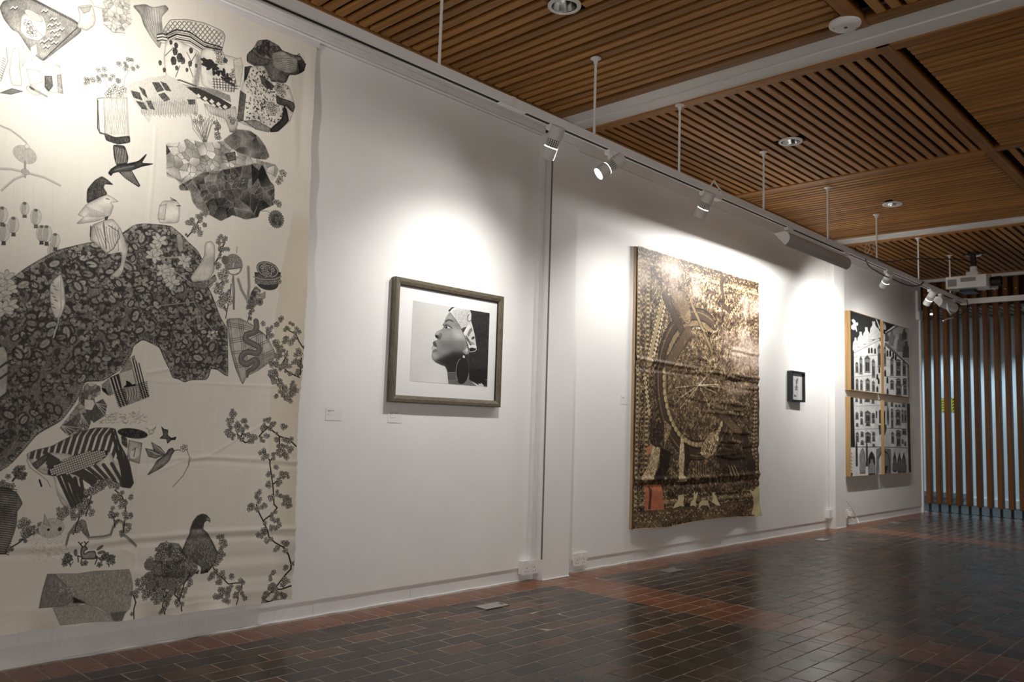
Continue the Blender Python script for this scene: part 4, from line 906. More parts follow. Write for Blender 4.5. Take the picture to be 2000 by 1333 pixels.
for c, R, n in (((430, 1046), 14, 8), ((434, 1062), 14, 8), ((426, 1076), 14, 8), ((430, 1088), 16, 10), ((424, 1100), 12, 7), ((416, 1118), 12, 7), ((430, 1122), 12, 6), ((414, 1130), 12, 6), ((426, 1136), 10, 5), ((448, 1126), 12, 3), ((440, 1155), 18, 12), ((428, 1160), 18, 12), ((420, 1164), 12, 7), ((446, 1150), 12, 7), ((440, 1172), 14, 8), ((470, 1136), 6, 3), ((466, 1148), 10, 5), ((458, 1164), 12, 6), ((474, 1160), 10, 5), ((476, 1172), 8, 4), ((368, 1140), 10, 6), ((358, 1154), 10, 5), ((344, 1180), 8, 4), ((324, 1176), 12, 6), ((316, 1196), 10, 5), ((274, 1138), 18, 10), ((268, 1154), 16, 8), ((284, 1160), 18, 12), ((300, 1168), 18, 12), ((312, 1172), 14, 8)): B.cluster(c, R, n, 7.5)
# the cloth beyond the left edge of the picture: more of the same sprays
for i in range(14):
    x, y = B.rd.uniform(60, 1000), B.rd.uniform(200, 2700); q0 = (x, y); pts = [q0]
    for k in range(5): pts.append((pts[-1][0] + B.rd.uniform(-40, 40), pts[-1][1] + B.rd.uniform(10, 60)))
    B.line(pts, 5, .14, raw=True)
    for p in pts:
        for k in range(6): B.blossom(p[0] + B.rd.uniform(-26, 26), p[1] + B.rd.uniform(-26, 26), 9)
a = blur(B.a, 0.7)
rgb = ink(a, (0.90, 0.85, 0.745), (0.018, 0.017, 0.017))
# darker tan band along the right hem, weaker towards the foot
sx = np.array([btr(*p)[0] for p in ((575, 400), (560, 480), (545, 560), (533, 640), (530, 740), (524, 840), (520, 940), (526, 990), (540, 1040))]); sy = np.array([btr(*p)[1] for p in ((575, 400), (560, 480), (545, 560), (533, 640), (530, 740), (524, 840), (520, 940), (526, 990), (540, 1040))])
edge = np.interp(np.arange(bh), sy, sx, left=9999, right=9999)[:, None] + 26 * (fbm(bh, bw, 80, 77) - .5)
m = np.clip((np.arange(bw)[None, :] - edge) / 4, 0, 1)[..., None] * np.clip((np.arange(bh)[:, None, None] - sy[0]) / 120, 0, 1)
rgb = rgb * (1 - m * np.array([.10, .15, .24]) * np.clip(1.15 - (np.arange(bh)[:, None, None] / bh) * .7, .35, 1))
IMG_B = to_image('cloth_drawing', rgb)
# ---------------------------------------------------------------- framed pencil portrait (profile of a woman in a headscarf)
z = lambda pts: [(780 + .15 * a, 570 + .15 * b) for a, b in pts]
PCOR = z([(187, 115), (1182, 283), (1135, 1240), (125, 1162)])
pw, ph = 900, 790
_h = homog(PCOR, [(0, 0), (pw, 0), (pw, ph), (0, ph)])
D = Cv(pw, ph, lambda a, b: _h(780 + .15 * a, 570 + .15 * b), .8, 41)
xx = np.linspace(0, 1, pw)[None, :]; yy = np.linspace(0, 1, ph)[:, None]
D.a[:] = .80 + .08 * yy + .05 * np.sin(xx * 3) + .05 * (fbm(ph, pw, 200, 8) - .5)
HAIR = [(700, 200), (930, 238), (1190, 280), (1140, 1245), (1020, 1215), (880, 1140), (880, 900), (820, 800), (880, 690), (700, 260)]
D.poly(HAIR, .15, hat=.12)
for x, y in D.inside([(930, 240), (1185, 285), (1150, 1010), (900, 1010), (920, 860), (1005, 760), (960, 450)], 900):
    k = D.rd.uniform(0, 6.28); r = D.rd.uniform(4, 9); D.line([(x + r * math.cos(k + i * .7), y + r * math.sin(k + i * .7)) for i in range(6)], 1.5, D.rd.choice((.06, .1, .32, .4)), .8, raw=True)
D.poly([(880, 1010), (1160, 1010), (1150, 1190), (1020, 1190), (900, 1120)], .07, .8, soft=8, hat=.03)
FACE = [(664, 270), (640, 292), (612, 335), (596, 372), (584, 412), (572, 418), (566, 438), (582, 452), (560, 486), (522, 503), (484, 522), (462, 560), (470, 596), (500, 620), (482, 634), (456, 640), (433, 664), (440, 700), (420, 724), (411, 746), (430, 764), (420, 798), (414, 846), (428, 888), (468, 924), (538, 958), (586, 972), (612, 1020), (618, 1060), (624, 1140), (630, 1210), (1010, 1240), (900, 1140), (905, 800), (880, 690), (845, 560), (760, 400)]
D.poly(FACE, .56, hat=.04)
fq = D.P(FACE); b_ = D.bb(fq, 2); fm = np.zeros((ph, pw), np.float32); fm[b_[1]:b_[3], b_[0]:b_[2]] = D.mask(fq, b_); D.clip = fm
def sh(pts, t, al, s): D.poly(pts, t, al, hat=.02, soft=s)
sh([(620, 300), (700, 320), (720, 400), (620, 390), (600, 350)], .70, .7, 22); sh([(700, 470), (840, 520), (860, 640), (760, 640), (690, 560)], .80, .9, 30)
sh([(470, 530), (540, 500), (560, 540), (480, 570)], .76, .8, 10); sh([(590, 500), (680, 510), (660, 620), (560, 660), (540, 580)], .66, .7, 24)
sh([(540, 640), (700, 650), (840, 640), (870, 720), (820, 790), (640, 770), (520, 720)], .42, .8, 26); sh([(700, 660), (800, 650), (840, 720), (740, 740)], .54, .6, 20)
sh([(430, 880), (540, 860), (700, 780), (850, 790), (900, 900), (880, 1040), (620, 1060), (586, 972), (468, 924)], .10, .95, 24)
sh([(416, 800), (480, 800), (520, 860), (440, 890)], .72, .75, 14); sh([(490, 760), (560, 780), (540, 860), (470, 820)], .5, .6, 14)
sh([(525, 520), (560, 560), (530, 620), (500, 620)], .42, .7, 8); sh([(700, 330), (760, 420), (800, 500), (760, 480), (700, 400)], .48, .5, 14)
sh([(590, 400), (612, 372), (650, 358), (690, 372), (716, 402), (650, 376), (610, 396)], .20, .95, 4); sh([(584, 425), (630, 425), (690, 480), (640, 470), (590, 450)], .34, .7, 7)
sh([(590, 480), (640, 486), (690, 480), (640, 500)], .42, .6, 7)
D.poly([(592, 468), (600, 448), (624, 444), (652, 462), (676, 480), (630, 482)], .88, soft=1.5); D.ell((612, 462), 17, 15, 0, .12); D.ell((606, 456), 5, 4, 0, .95); D.line([(590, 450), (602, 438), (626, 434), (656, 452), (690, 478)], 6, .12); D.line([(594, 472), (630, 484), (672, 482)], 3, .3)
D.poly([(566, 438), (572, 415), (580, 420), (578, 446)], .2, soft=3)
D.ell((490, 588), 24, 15, .5, .10, soft=3); sh([(500, 560), (530, 580), (528, 620), (500, 622)], .34, .8, 5); D.line([(540, 540), (546, 580), (530, 620)], 5, .3)
D.poly([(433, 664), (452, 642), (470, 660), (488, 700), (486, 722), (455, 704), (438, 700)], .30, soft=2.5); D.poly([(411, 748), (424, 722), (448, 708), (486, 722), (480, 742), (440, 758), (428, 764)], .74, soft=2.5); D.line([(438, 702), (460, 710), (488, 724)], 4, .08); sh([(430, 768), (480, 752), (500, 770), (440, 790)], .36, .8, 6)
for x, y in ((655, 612), (540, 650), (610, 560)): D.ell((x, y), 3, 3, 0, .3)
sh([(612, 1020), (740, 1020), (740, 1060), (618, 1056)], .12, .9, 6); D.poly([(618, 1052), (728, 1050), (724, 1140), (628, 1140)], .36, hat=.03, soft=3); D.line([(620, 1052), (728, 1052)], 4, .6); D.line([(626, 1138), (700, 1146), (740, 1130)], 6, .14)
sh([(628, 1150), (760, 1150), (800, 1215), (630, 1215)], .40, .9, 6); sh([(840, 1180), (900, 1120), (1010, 1240), (820, 1220)], .46, .95, 6)
sh([(840, 800), (905, 800), (905, 1000), (880, 900)], .14, .9, 10)
D.clip = None
SC = [(648, 262), (676, 222), (704, 202), (780, 214), (925, 238), (944, 296), (940, 390), (958, 450), (982, 560), (1000, 690), (1006, 756), (985, 780), (915, 792), (906, 760), (900, 716), (862, 610), (812, 492), (742, 372), (668, 274)]
D.poly(SC, .86, hat=.06, edge=.25)
for x, y in D.inside([(700, 240), (925, 240), (940, 390), (880, 455), (812, 485), (745, 370)], 700): D.ell((x, y), 2.2, 1.6, 0, .55, raw=True)
D.poly([(640, 250), (690, 204), (730, 206), (690, 226), (664, 262)], .14); D.poly([(664, 262), (700, 226), (760, 214), (700, 250), (676, 276)], .96)
D.line([(668, 276), (742, 372), (812, 490), (864, 612)], 5, .3)
D.poly([(808, 490), (840, 468), (882, 456), (856, 520), (832, 534)], .26); D.poly([(886, 562), (912, 500), (942, 468), (956, 500), (920, 556), (902, 592)], .5); D.poly([(884, 452), (930, 430), (900, 500), (868, 560), (846, 566), (836, 536)], .95); D.poly([(860, 570), (880, 580), (950, 690), (930, 705), (880, 640)], .42); D.line([(862, 600), (900, 660), (925, 705)], 3, .2)
D.poly([(940, 600), (970, 580), (984, 606), (960, 626), (938, 622)], .25); D.poly([(910, 640), (960, 660), (990, 690), (940, 690)], .6)
D.poly([(905, 742), (940, 730), (1000, 742), (988, 770), (920, 784)], .10, hat=.05); D.line([(900, 716), (950, 704), (1002, 720)], 9, .95)
D.line([(912, 300), (888, 330), (890, 376), (916, 392), (938, 374)], 6, .2); D.ell((918, 344), 20, 32, 0, .84)
D.poly([(838, 800), (826, 780), (842, 720), (874, 690), (886, 720), (900, 770), (906, 800), (870, 822)], .60, hat=.03, soft=2); D.poly([(850, 760), (880, 730), (896, 770), (862, 790)], .84, soft=3); D.line([(836, 760), (856, 720), (878, 700)], 4, .25); D.line([(866, 730), (862, 770), (850, 790)], 3, .2)
D.ell((836, 852), 14, 16, 0, .85, edge=.2); D.ell((836, 838), 6, 8, 0, .9, edge=.3)
D.ell((814, 1034), 78, 138, .06, .10, hat=.06); 
ex, ey = D.tr(814, 1034)
D.line([(ex + 76 * math.cos(k) * .98, ey + 134 * math.sin(k)) for k in np.linspace(2.3, 4.3, 14)], 5, .7, raw=True); D.line([(ex + 72 * math.cos(k), ey + 128 * math.sin(k)) for k in np.linspace(1.0, 1.6, 8)], 3, .4, raw=True)
for i in range(60): x, y = D.rd.uniform(ex - 50, ex + 50), D.rd.uniform(ey - 100, ey + 100); D.line([(x, y), (x + 14, y + 10)], 1.3, .2, .6, raw=True)
D.poly([(1020, 1196), (1045, 1204), (1060, 1190), (1074, 1208), (1096, 1222), (1080, 1232), (1050, 1236), (1034, 1222)], .9); D.line([(1112, 1146), (1134, 1150)], 4, .7)
IMG_P = to_image('pencil_portrait', ink(blur(D.a, .6), (.88, .87, .84), (.012, .012, .013)))

# ---------------------------------------------------------------- golden printed hanging
tw, th = 1000, 1100
TCOR = [(1245, 482), (1481, 551), (1483, 1005), (1238, 1034)]
_t = homog(TCOR, [(0, 0), (tw, 0), (tw, th), (0, th)])
T = Cv(tw, th, lambda a, b: _t(1200 + .45 * a, 460 + .45 * b), .4, 61)     # in the coordinates of an enlarged crop
T.hatch = (vnoise(th, tw, 3, 3, 62) - .5) * 2 * .6 + (vnoise(th, tw, 7, 7, 63) - .5) * 1.4
wv = fbm(th, tw, 46, 64, 3) * 90; g = fbm(th, tw, 16, 66, 3)
yy, xx = np.mgrid[0:th, 0:tw].astype(np.float32)
eng = np.sin((xx * .22 + wv)) * np.sin((yy * .16 - wv * .8))                    # engraved leaf-like marks
T.a[:] = np.clip(.36 + .26 * eng * (.4 + g) + .75 * (g - .5) + .18 * T.hatch, 0, 1)
for _ in range(2600):
    x, y = T.rd.uniform(0, tw), T.rd.uniform(0, th); T.ell((x, y), T.rd.uniform(4, 13), T.rd.uniform(2, 5), T.rd.uniform(0, 3), T.rd.choice((.12, .2, .62, .74, .5)), .75, edge=.08, raw=True, hat=.3)
for _ in range(4600):        # small engraved strokes over everything
    x, y = T.rd.uniform(0, tw), T.rd.uniform(0, th); k = T.rd.uniform(0, 6.28); r = T.rd.uniform(4, 14); k2 = k + T.rd.uniform(-.8, .8)
    T.line([(x, y), (x + r * math.cos(k), y + r * math.sin(k)), (x + r * math.cos(k) + r * math.cos(k2), y + r * math.sin(k) + r * math.sin(k2))], T.rd.uniform(1.2, 3), T.rd.choice((.03, .08, .1, .8, .92)), .62, raw=True)
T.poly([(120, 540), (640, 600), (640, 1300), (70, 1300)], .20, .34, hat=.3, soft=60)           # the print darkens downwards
# borders
for u, wd, t in ((.012, 22, .55), (.045, 10, .2), (.075, 30, .5), (.11, 8, .16), (.972, 26, .45), (.935, 8, .2)):
    T.line([(u * tw, 0), (u * tw, th * .93)], wd, t, .6, raw=True)
    for k in range(120): T.ell((u * tw, k * 9 + 4), wd * .32, 3, 0, .12 if k % 2 else .72, .8, raw=True)
for v, wd, t in ((.965, 60, .35), (.935, 14, .12), (.915, 18, .55), (.895, 8, .14), (.018, 30, .16), (.05, 14, .6), (.07, 6, .2)):
    T.line([(0, v * th), (tw, v * th)], wd, t, .65, raw=True)
    for k in range(140): T.ell((k * 7.2, v * th + T.rd.uniform(-wd, wd) * .3), 4, 3, 0, T.rd.choice((.1, .75, .8)), .7, raw=True)
# great ring, its spokes and timbers
cx, cy = T.tr(362, 642)
R0 = 300
for r, wd, t, al in ((R0, 46, .24, .85), (R0 + 25, 5, .08, 1), (R0 - 25, 5, .08, 1), (R0 + 8, 6, .5, .7), (R0 - 40, 22, .5, .6), (R0 - 54, 4, .1, 1)):
    T.line([(cx + r * math.cos(k) * .98, cy + r * math.sin(k)) for k in np.linspace(.5, 5.1, 80)], wd, t, al, raw=True)
for k in np.linspace(.6, 3.4, 26): T.ell((cx + (R0 - 40) * math.cos(k), cy + (R0 - 40) * math.sin(k)), 15, 11, k + 1.57, .62, edge=.1, raw=True)
T.ell((cx, cy), 235, 235, 0, .50, .22, raw=True, soft=60)
def beam(pts, wd, t, dots=True):
    T.line(pts, wd, t); q = T.P(pts)
    for s_ in (-1, 1):
        d = q[-1] - q[0]; n = np.array([-d[1], d[0]]) / np.hypot(*d) * wd * .5 * s_
        T.line([q[0] + n, q[-1] + n], 3, .08, raw=True)
        if dots:
            m_ = int(np.hypot(*d) / 9)
            for k in range(m_): p = q[0] + d * k / m_ + n * .66; T.ell(p, 3.4, 3.4, 0, .8 if k % 2 else .12, raw=True)
beam([(212, 265), (150, 545)], 44, .58); beam([(225, 268), (172, 520)], 16, .7); beam([(215, 262), (300, 430)], 40, .26, False); beam([(318, 418), (232, 560)], 54, .34, False)
beam([(440, 742), (566, 884)], 50, .36, False); beam([(130, 610), (150, 770)], 24, .6); beam([(460, 170), (470, 300)], 22, .2, False); beam([(470, 300), (520, 350)], 22, .26, False); beam([(560, 260), (500, 350)], 22, .5)
beam([(330, 290), (420, 500)], 20, .5, False); beam([(610, 700), (600, 1000)], 20, .5); beam([(560, 870), (600, 1010)], 60, .2, False)
T.ell((285, 300), 60, 46, .6, .34, edge=.1, raw=False); T.ell((300, 320), 70, 40, .9, .48, edge=.1)
T.poly([(250, 240), (300, 240), (330, 300), (300, 350), (260, 320)], .36, .7, soft=4, edge=.1)
# figures in the lower half
T.poly([(165, 910), (200, 920), (190, 1000), (165, 1060), (130, 1070), (110, 1060), (140, 1010)], .62, hat=.2, edge=.1); T.poly([(200, 920), (245, 940), (230, 1040), (185, 1070), (170, 1050), (195, 1000)], .10, hat=.08)
T.poly([(288, 870), (300, 860), (306, 960), (302, 1040), (318, 1068), (270, 1072), (280, 1030), (282, 950)], .66, hat=.2, edge=.1); T.poly([(306, 900), (330, 930), (320, 1030), (304, 1040)], .16, hat=.1)
T.poly([(160, 800), (210, 820), (230, 860), (180, 920), (150, 880)], .18, hat=.2, edge=.08); T.poly([(215, 800), (250, 830), (215, 930)], .5, hat=.2, edge=.1)
T.poly([(380, 900), (420, 850), (460, 840), (440, 940), (400, 970), (370, 950)], .56, hat=.35, edge=.1); T.poly([(500, 880), (600, 1000), (470, 1040), (440, 960)], .14, .75, hat=.1, soft=6)
for i in range(7): T.line([(490 + i * 6, 1000), (500 + i * 8, 1052)], 5, .66 if i % 2 else .1)
for i in range(10): T.line([(350 + i * 5, 985 + i), (352 + i * 5, 1050)], 3, .6 if i % 2 else .15)
# drifting smoke: pale, faintly rosy
sm_ = fbm(th, tw, 120, 71, 4)
def smoke(pts, al, s_):
    q = T.P(pts); b = T.bb(q, s_ * 3); m = np.zeros((th, tw), np.float32); m[b[1]:b[3], b[0]:b[2]] = T.mask(q, b, s_)
    return m * np.clip((sm_ - .26) * 3.6, 0, 1) * al
S1 = smoke([(105, 90), (240, 90), (360, 180), (370, 260), (250, 260), (200, 240), (105, 240)], 1.0, 26) + smoke([(470, 390), (640, 420), (640, 620), (520, 570), (440, 500)], .85, 30) + smoke([(540, 270), (640, 270), (640, 350), (560, 360)], .8, 16) + smoke([(480, 640), (640, 640), (640, 720), (480, 700)], .4, 16)
S1 = np.clip(S1, 0, 1)
for k, (px_, py_) in enumerate([(265, 660), (288, 702), (455, 548), (450, 645), (440, 682), (285, 750), (350, 575), (412, 742), (320, 605), (400, 600), (325, 720), (470, 660)]): T.line([(365, 648), (px_, py_)], 2.2 if k < 8 else 1.3, 1.0, .75)
for _ in range(1500):        # small engraved strokes over everything
    x, y = T.rd.uniform(0, tw), T.rd.uniform(0, th); k = T.rd.uniform(0, 6.28); r = T.rd.uniform(4, 14); k2 = k + T.rd.uniform(-.8, .8)
    T.line([(x, y), (x + r * math.cos(k), y + r * math.sin(k)), (x + r * math.cos(k) + r * math.cos(k2), y + r * math.sin(k) + r * math.sin(k2))], T.rd.uniform(1.2, 3), T.rd.choice((.03, .08, .1, .8, .92)), (.4), raw=True)
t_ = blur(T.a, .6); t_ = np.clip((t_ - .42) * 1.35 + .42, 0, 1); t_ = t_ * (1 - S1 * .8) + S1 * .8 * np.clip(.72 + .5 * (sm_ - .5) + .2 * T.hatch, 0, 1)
stops = [(0, (.020, .013, .010)), (.25, (.080, .050, .031)), (.5, (.225, .155, .082)), (.75, (.50, .39, .215)), (1, (.82, .75, .58))]
rgb = np.stack([np.interp(t_, [s_[0] for s_ in stops], [s_[1][c] for s_ in stops]) for c in range(3)], -1).astype(np.float32)
rosy = np.stack([np.interp(t_, (0, .5, 1), v) for v in ((.06, .36, .80), (.04, .26, .68), (.04, .22, .60))], -1)
rgb = rgb * (1 - S1[..., None] * .8) + rosy * S1[..., None] * .8
def paint(pts, col, al=.9, tex=.3, soft=0):
    q = T.P(pts); b = T.bb(q, 3); m = T.mask(q, b, soft)[..., None] * al; sl = np.s_[b[1]:b[3], b[0]:b[2]]
    rgb[sl] = rgb[sl] * (1 - m) + np.array(col) * (1 + tex * T.hatch[sl][..., None]) * m
paint([(133, 1082), (206, 1080), (216, 1190), (133, 1194)], (.44, .15, .075), .95); paint([(136, 925), (164, 905), (160, 940), (140, 960)], (.46, .20, .11)); paint([(150, 1084), (164, 1100), (158, 1190), (146, 1188), (152, 1140)], (.05, .03, .02))
CR = (.62, .52, .30)
for q in ([(254, 1186), (262, 1166), (278, 1152), (276, 1134), (286, 1126), (302, 1128), (304, 1146), (298, 1158), (306, 1178), (290, 1174), (272, 1180)], [(330, 1176), (332, 1158), (344, 1148), (346, 1116), (352, 1108), (350, 1128), (360, 1112), (362, 1122), (354, 1152), (356, 1178), (342, 1172)], [(366, 1186), (370, 1160), (384, 1148), (404, 1152), (410, 1176), (414, 1188), (402, 1172), (380, 1172)], [(420, 1158), (426, 1140), (424, 1122), (432, 1112), (438, 1126), (448, 1150), (456, 1174), (440, 1172), (430, 1164)]): paint(q, CR, .95, .2)
paint([(588, 1104), (604, 1110), (630, 1084), (628, 1212), (596, 1214), (606, 1170), (600, 1130)], (.58, .50, .28), .95, .12)
T_UV = None
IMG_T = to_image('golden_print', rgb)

# ---------------------------------------------------------------- ink drawings of a grand facade, four panels
def panel_canvas(c, off, seed):
    pts = [(1630 + .1425 * a, off + .1425 * b) for a, b in c]; h = homog(pts, [(0, 0), (480, 0), (480, 470), (0, 470)])
    return Cv(480, 470, lambda a, b: h(1630 + .1425 * a, off + .1425 * b), .90, seed)
def window(C, x, y, w_, h_, t=.14, arch=False):
    C.poly([(x, y), (x + w_, y + w_ * .12), (x + w_, y + h_), (x, y + h_)], .5, edge=.15, hat=.3)
    C.poly([(x + w_ * .2, y + h_ * .25), (x + w_ * .8, y + h_ * .28), (x + w_ * .8, y + h_ * .9), (x + w_ * .2, y + h_ * .9)], t, hat=.2)
    C.poly([(x - w_ * .1, y), (x + w_ * .5, y - h_ * .25), (x + w_ * 1.1, y + w_ * .1)], .3, hat=.2)
    C.line([(x + w_ * .5, y + h_ * .2), (x + w_ * .5, y + h_ * .9)], 2, .8)
    C.line([(x - 4, y + h_), (x + w_ + 4, y + h_ + 2)], 3, .2)
def wash(C, amt=.12):
    C.a[:] = np.clip(C.a + amt * (fbm(C.h, C.w, 40, 5) - .5) * 2, 0, 1)
def statue(C, x, y, h_, t=.86):
    w_ = h_ * .24; C.poly([(x - w_, y), (x - w_ * .8, y - h_ * .6), (x - w_ * .3, y - h_ * .8), (x - w_ * .35, y - h_), (x + w_ * .3, y - h_), (x + w_ * .35, y - h_ * .8), (x + w_, y - h_ * .55), (x + w_ * .9, y)], t, hat=.25, edge=.3)
    for k in range(4): C.line([(x - w_ * .6 + k * w_ * .4, y - h_ * .1), (x - w_ * .4 + k * w_ * .3, y - h_ * .65)], 2, .3)
    C.ell((x, y - h_ * .92), 5, 6, 0, t, edge=.2)
Q = []
C = panel_canvas([(217, 122), (632, 255), (632, 1258), (217, 1200)], 590, 81); wash(C)
C.poly([(200, 90), (650, 230), (650, 560), (600, 530), (265, 690), (262, 1230), (200, 1230)], .13, hat=.08); C.poly([(200, 800), (262, 800), (266, 1230), (200, 1230)], .08)
C.poly([(252, 660), (610, 500), (626, 530), (270, 700)], .85, edge=.1, ew=2)
for q in ([(234, 250), (262, 232), (290, 262), (296, 290), (318, 276), (330, 310), (318, 330), (300, 328), (312, 400), (306, 420), (290, 380), (262, 390), (232, 370), (230, 330), (262, 300)],): C.poly(q, .93, hat=.06, edge=.3)
for x, y, h_ in ((288, 660, 170), (360, 620, 210), (440, 580, 230), (498, 550, 110), (542, 520, 250), (600, 500, 140)): statue(C, x, y, h_)
C.line([(580, 250), (622, 360)], 12, .9)
for x, y, w_, h_ in ((284, 850, 40, 120), (340, 790, 40, 200), (410, 780, 76, 190), (508, 830, 44, 210), (286, 1080, 36, 130), (346, 1090, 34, 120), (420, 1080, 60, 140), (508, 1110, 40, 120), (590, 640, 50, 260)): window(C, x, y, w_, h_)
for x, y in ((472, 660), (510, 660), (556, 670), (582, 1020), (612, 930), (580, 1190), (600, 1080)): C.poly([(x - 13, y + 46), (x - 12, y - 12), (x, y - 36), (x + 12, y - 10), (x + 13, y + 50)], .1)
for y in (760, 1030): C.line([(270, y), (640, y - 30)], 2, .4)
Q.append(C)
C = panel_canvas([(670, 268), (1022, 383), (1030, 1300), (670, 1265)], 590, 82); wash(C)
C.poly([(660, 240), (860, 310), (690, 440), (660, 420)], .1); C.poly([(860, 320), (1040, 380), (1040, 860), (700, 560), (690, 440)], .68, hat=.1)
C.poly([(690, 416), (820, 325), (856, 345), (720, 434)], .93, edge=.05, ew=3); C.line([(690, 440), (870, 335)], 6, .06); C.line([(690, 300), (730, 420), (700, 460)], 8, .06)
for x, y, h_ in ((720, 540, 120), (790, 600, 200), (860, 640, 200), (910, 680, 240), (960, 520, 150), (985, 760, 220), (690, 380, 90)): statue(C, x, y, h_, C.rd.choice((.3, .5, .8)))
C.poly([(690, 560), (720, 570), (1010, 850), (1030, 870), (1040, 900), (690, 590)], .4, edge=.1)
C.poly([(990, 830), (1040, 880), (1040, 1310), (1010, 1310)], .35, .8, hat=.2, soft=6)
for x, y in ((726, 690), (766, 690), (806, 720), (840, 745), (692, 960), (722, 1060), (722, 1220)): C.poly([(x - 14, y + 56), (x - 13, y - 12), (x, y - 40), (x + 13, y - 8), (x + 14, y + 60)], .1)
for x, y, w_, h_ in ((764, 800, 44, 210), (840, 800, 70, 90), (930, 830, 50, 180), (840, 910, 70, 100), (760, 1090, 50, 110), (840, 1060, 70, 70), (836, 1150, 80, 130), (930, 1060, 60, 70), (940, 1160, 50, 110), (676, 640, 30, 240)): window(C, x, y, w_, h_)
C.line([(672, 760), (1030, 900)], 2, .3); C.line([(672, 1020), (1030, 1050)], 3, .3); C.line([(830, 1130), (1030, 1150)], 3, .2)
Q.append(C)
C = panel_canvas([(217, 115), (637, 158), (637, 1172), (217, 1200)], 760, 83); wash(C)
C.poly([(200, 90), (264, 100), (280, 800), (200, 802)], .07)
for x, y, w_, h_ in ((290, 140, 34, 40), (350, 130, 34, 70), (416, 140, 76, 40), (512, 140, 40, 60), (290, 340, 40, 80), (354, 320, 36, 60), (356, 420, 34, 70), (418, 330, 80, 130), (430, 470, 60, 40), (512, 340, 44, 50), (514, 400, 40, 70), (294, 480, 34, 40), (292, 620, 40, 110), (358, 600, 40, 60), (356, 720, 44, 50), (420, 620, 78, 120), (516, 600, 40, 40), (516, 660, 40, 60), (518, 760, 34, 30)): window(C, x, y, w_, h_)
C.poly([(570, 300), (590, 310), (588, 400), (572, 400)], .15); C.poly([(612, 300), (640, 280), (640, 480), (612, 470)], .14, hat=.1)
C.line([(270, 560), (640, 545)], 2, .4); C.line([(220, 802), (640, 800)], 4, .2); C.line([(300, 240), (640, 225)], 2, .4)
for x, y, w_, t in ((380, 1100, 36, .55), (505, 1140, 46, .18), (300, 1000, 12, .2), (440, 1000, 12, .2)):
    C.poly([(x - w_, y + 60), (x - w_, y - 180), (x - w_ * .6, y - 240), (x, y - 280), (x + w_ * .6, y - 240), (x + w_, y - 180), (x + w_, y + 60)], t, hat=.2, edge=.08, ew=4)
    if w_ > 20: statue(C, x, y + 20, 190, .6)
C.poly([(570, 830), (640, 800), (640, 900), (600, 960), (590, 1180), (560, 1180)], .5, hat=.2); C.line([(600, 1150), (596, 1000), (610, 920), (640, 860)], 8, .08); C.poly([(600, 500), (640, 495), (640, 620), (616, 640)], .25, hat=.2)
for k in range(6): C.line([(216, 880 + k * 46), (236, 900 + k * 46)], 5, .2)
C.poly([(222, 1150), (246, 1160), (236, 1205), (220, 1200)], .1)
Q.append(C)
C = panel_canvas([(677, 170), (1043, 205), (1043, 1140), (677, 1170)], 760, 84); wash(C); C.a *= .88
C.poly([(996, 200), (1050, 204), (1050, 1150), (1010, 1150)], .16, hat=.14, soft=3)
for x, y, w_, h_ in ((690, 190, 46, 46), (776, 195, 34, 50), (836, 220, 30, 30), (880, 220, 30, 30), (930, 210, 50, 40), (776, 290, 34, 90), (776, 390, 34, 150), (840, 300, 70, 80), (840, 390, 70, 110), (922, 310, 30, 150), (958, 320, 34, 140), (776, 620, 40, 130), (840, 580, 72, 60), (846, 650, 60, 140), (924, 560, 66, 70), (918, 700, 30, 50), (955, 730, 26, 50)): window(C, x, y, w_, h_, .1)
C.ell((736, 375), 20, 62, 0, .4, edge=.1, hole=(.6, .2)); C.poly([(680, 480), (712, 500), (716, 560), (690, 640), (680, 640)], .25, hat=.2); C.poly([(680, 300), (698, 310), (696, 480), (680, 480)], .14)
C.line([(680, 545), (1000, 550)], 3, .3); C.line([(680, 806), (1000, 810)], 4, .2)
C.poly([(680, 820), (770, 830), (770, 1170), (680, 1170)], .42, hat=.15); C.line([(682, 860), (730, 900), (746, 1000), (746, 1150)], 10, .12); C.poly([(680, 1060), (730, 1060), (700, 1160), (680, 1165)], .12)
for x, y, w_ in ((820, 1050, 22), (885, 1060, 26), (945, 1060, 26)): C.poly([(x - w_, y + 90), (x - w_, y - 80), (x, y - 190), (x + w_, y - 80), (x + w_, y + 90)], .2, hat=.2, edge=.08, ew=3); statue(C, x, y + 70, 160, .4)
C.poly([(1010, 1080), (1050, 1040), (1050, 1150)], .05)
Q.append(C)
IMG_Q = [to_image('facade_drawing', ink(blur(c.a, .7), (.88, .87, .85), (.012, .012, .013))) for c in Q]

# ---------------------------------------------------------------- little sketch in the black box frame
k_ = lambda a, b: (1520 + .09756 * a, 700 + .09756 * b)
h_ = homog([k_(*p) for p in ((282, 262), (532, 292), (532, 862), (280, 852))], [(0, 0), (300, 0), (300, 380), (0, 380)])
K = Cv(300, 380, lambda a, b: h_(*k_(a, b)), .86, 91); wash(K, .03)
K.line([(320, 330), (360, 410), (400, 460)], 3, .4); K.poly([(395, 440), (440, 372), (444, 430), (420, 520), (400, 520)], .42, hat=.2, edge=.25); K.line([(444, 420), (466, 500), (460, 600), (440, 650)], 2, .45)
K.poly([(396, 540), (430, 540), (430, 620), (382, 640), (386, 590)], .5, hat=.25, edge=.3); K.line([(360, 580), (440, 590)], 4, .3); K.line([(284, 622), (440, 636)], 2, .45); K.line([(380, 640), (440, 640)], 6, .3); K.line([(420, 650), (420, 780), (376, 784)], 4, .35)
